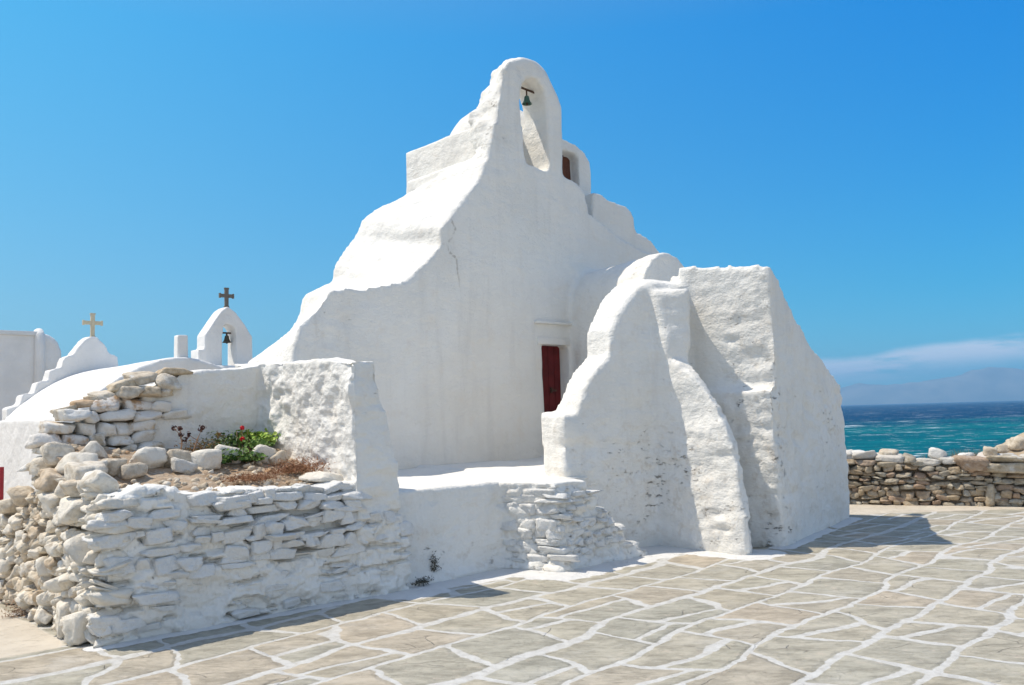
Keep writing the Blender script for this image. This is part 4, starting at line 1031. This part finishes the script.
far = P2([(7, 408), (20, 405), (22, 395), (34, 393.5), (37, 382.5), (48, 380.5), (50, 370), (61, 369), (64.5, 357.5), (73, 355), (77, 349), (84, 340), (89, 336.5), (93, 335.5), (98, 337), (105, 345), (108.5, 353.5), (117.6, 356.7), (119, 367)], cb + cl)
pg = fsolid('stepped_gable', [pr_b([(far[0][0], 1.2)] + far + [(far[-1][0] + .3, 1.2)], cb + cl - .02, cb + cl + .42)], chapel, .04, 2)
ch = P2([(177, 335), (187, 335), (187.5, 362), (176.5, 362)], cb + .2)
fsolid('chimney', [pr_b(ch, cb + .15, cb + .35)], chapel, .025, 2, amp=.004)
def cross(name, base, h, w, th, mat, parent, ax=A_):
    M_ = np.array([ax, np.cross((0, 0, 1), ax), (0, 0, 1)]).T; m = MB(); s_ = th
    m.box(base + (0, 0, h * .5), (s_, s_ * .7, h), M_, 1.05); hz = h * .62
    for sg in (-1, 1):
        m.box(base + ax * sg * (w / 4 + s_ * .25) + np.array([0, 0, hz]), (w / 2 - s_ * .5, s_ * .66, s_), M_)
        m.box(base + ax * sg * (w / 2) + np.array([0, 0, hz]), (s_ * .5, s_ * .64, s_ * 1.35), M_)
    m.box(base + (0, 0, h * .98), (s_ * 1.35, s_ * .64, s_ * .5), M_); m.box(base + (0, 0, .0), (s_ * 1.3, s_ * .9, .10), M_)
    return m.build(name, mat, parent, bevel=.008)
cx_, cz_ = PB(92.5, 335.5, cb + cl + .2); cz2 = PB(91.5, 313.5, cb + cl + .2)[1]
cross('cross', W(cx_, cb + cl + .2, cz_ - .06), cz2 - cz_ + .06, .40, .085, 'cream_marble', pg)

fb = AB((-.330 * 18.2, 18.2, 0))[1]
belf = empty('chapel_belfry', W(PB(226, 340, fb)[0], fb, 0), 'small white gabled belfry with an arched opening and a dark cross', 'belfry')
out = P2([(205, 372), (205, 335), (215, 320), (222, 310), (228, 306), (236, 312), (246, 326), (252.5, 337), (253.5, 372)], fb)
inb = P2([(236.5, 362), (236.5, 335), (235, 328), (231, 324.5), (226.5, 324), (223.5, 327), (222.5, 335), (222.5, 362)], fb)
poly = out + [(inb[0][0], out[-1][1])] + inb + [(inb[-1][0], out[0][1])]
stepp = P2([(199, 372), (199, 349), (208, 349), (208, 372)], fb)
fsolid('arch', [pr_b(poly, fb, fb + .42), pr_b(stepp, fb + .02, fb + .40)], belf, .025, 3, amp=.008)
fsolid('wall', [box(out[0][0] - .5, out[-1][0] + 2., fb - .3, fb + 3.5, -.3, PB(225, 366, fb)[1])], belf)
bx, bz_ = PB(226.5, 306, fb + .2); bz2 = PB(224, 288, fb + .2)[1]
cross('cross', W(bx, fb + .2, bz_ - .05), bz2 - bz_ + .05, .29, .075, 'weathered_marble', belf)
q = PB(226.8, 333, fb + .25)
bell('chapel_bell', q[0], fb + .25, q[1], .155, 'dark little bell hanging in the gabled belfry behind the flower bed', 'bell', .34, 'iron', 'dark_bronze', .05)

# ------------------------------------------------------------------ house at the left edge
c = AB((-.535 * 22.5, 22.5, 0)); ha, hb = c[0], c[1]; zt = PA(38, 333, ha)[1]
ha -= 2.6; house = empty('white_house', W(ha + .6, hb + 3, 0), 'plain white house with rounded parapet and a drainpipe at the left edge', 'house')
hr = .45; w2 = PB(62, 360, hb)[0] - ha; hc = ha + 2.6; zt = PB(38, 332, hb)[1]
prof = [(ha, -.3), (ha, zt - .05), (ha + .1, zt), (ha + w2 - hr, zt - .02)] + [(ha + w2 - hr + hr * sin(t), zt - .02 - hr * 1.3 + hr * 1.3 * cos(t)) for t in np.linspace(.2, pi / 2, 6)] + [(ha + w2, -.3)]
fsolid('wall', [pr_b(prof, hb, hb + 7.)], house, .07, 2)
m = MB(); gbox(m, ha - .03, ha + w2 - hr - .05, hb - .05, hb + .2, zt - .10, zt + .012); m.build('cornice', 'grey_pipe', house, bevel=.02)
m = MB(); m.tube([W(hc, hb - .05, .0), W(hc, hb - .05, zt - .35), W(hc, hb - .03, zt - .1), W(hc, hb + .10, zt + .01)], .12, 12); m.build('drainpipe', 'far_lime_plaster', house, smooth=True)
# red rail
g = CAMP + ray(1.5, 467) * 13.0
rail = empty('red_railing', (g[0], g[1], 0), 'red painted railing post at the left edge of the picture', 'railing')
m = MB(); m.tube([(g[0], g[1], -.02), (g[0], g[1], g[2])], .035, 8); m.build('post', 'red_rail_paint', rail)
m = MB(); m.tube([(g[0], g[1], g[2] - .03), (g[0] - 1.4, g[1] + .5, g[2] - .03)], .025, 8); m.build('rail', 'red_rail_paint', rail)
m = MB(); m.tube([(g[0] - 1.4, g[1] + .5, -.02), (g[0] - 1.4, g[1] + .5, g[2])], .035, 8); m.build('post', 'red_rail_paint', rail)

# ------------------------------------------------------------------ sea air
HZ = True
if HZ:
    hm = bpy.data.materials.new('sea_air'); hm.use_nodes = True; nt = hm.node_tree; nt.nodes.clear()
    o_ = nt.nodes.new('ShaderNodeOutputMaterial'); pv = nt.nodes.new('ShaderNodeVolumePrincipled')
    pv.inputs['Color'].default_value = (.30, .63, .98, 1); pv.inputs['Density'].default_value = 1.9e-4; pv.inputs['Anisotropy'].default_value = 0.0
    nt.links.new(pv.outputs[0], o_.inputs['Volume']); MATS['sea_air'] = hm
    m = MB(); m.box((0, 0, 170), (20400, 20400, 368)); hz = link('haze', m.mesh('haze'), 'sea_air'); tag(hz, kind='stuff')
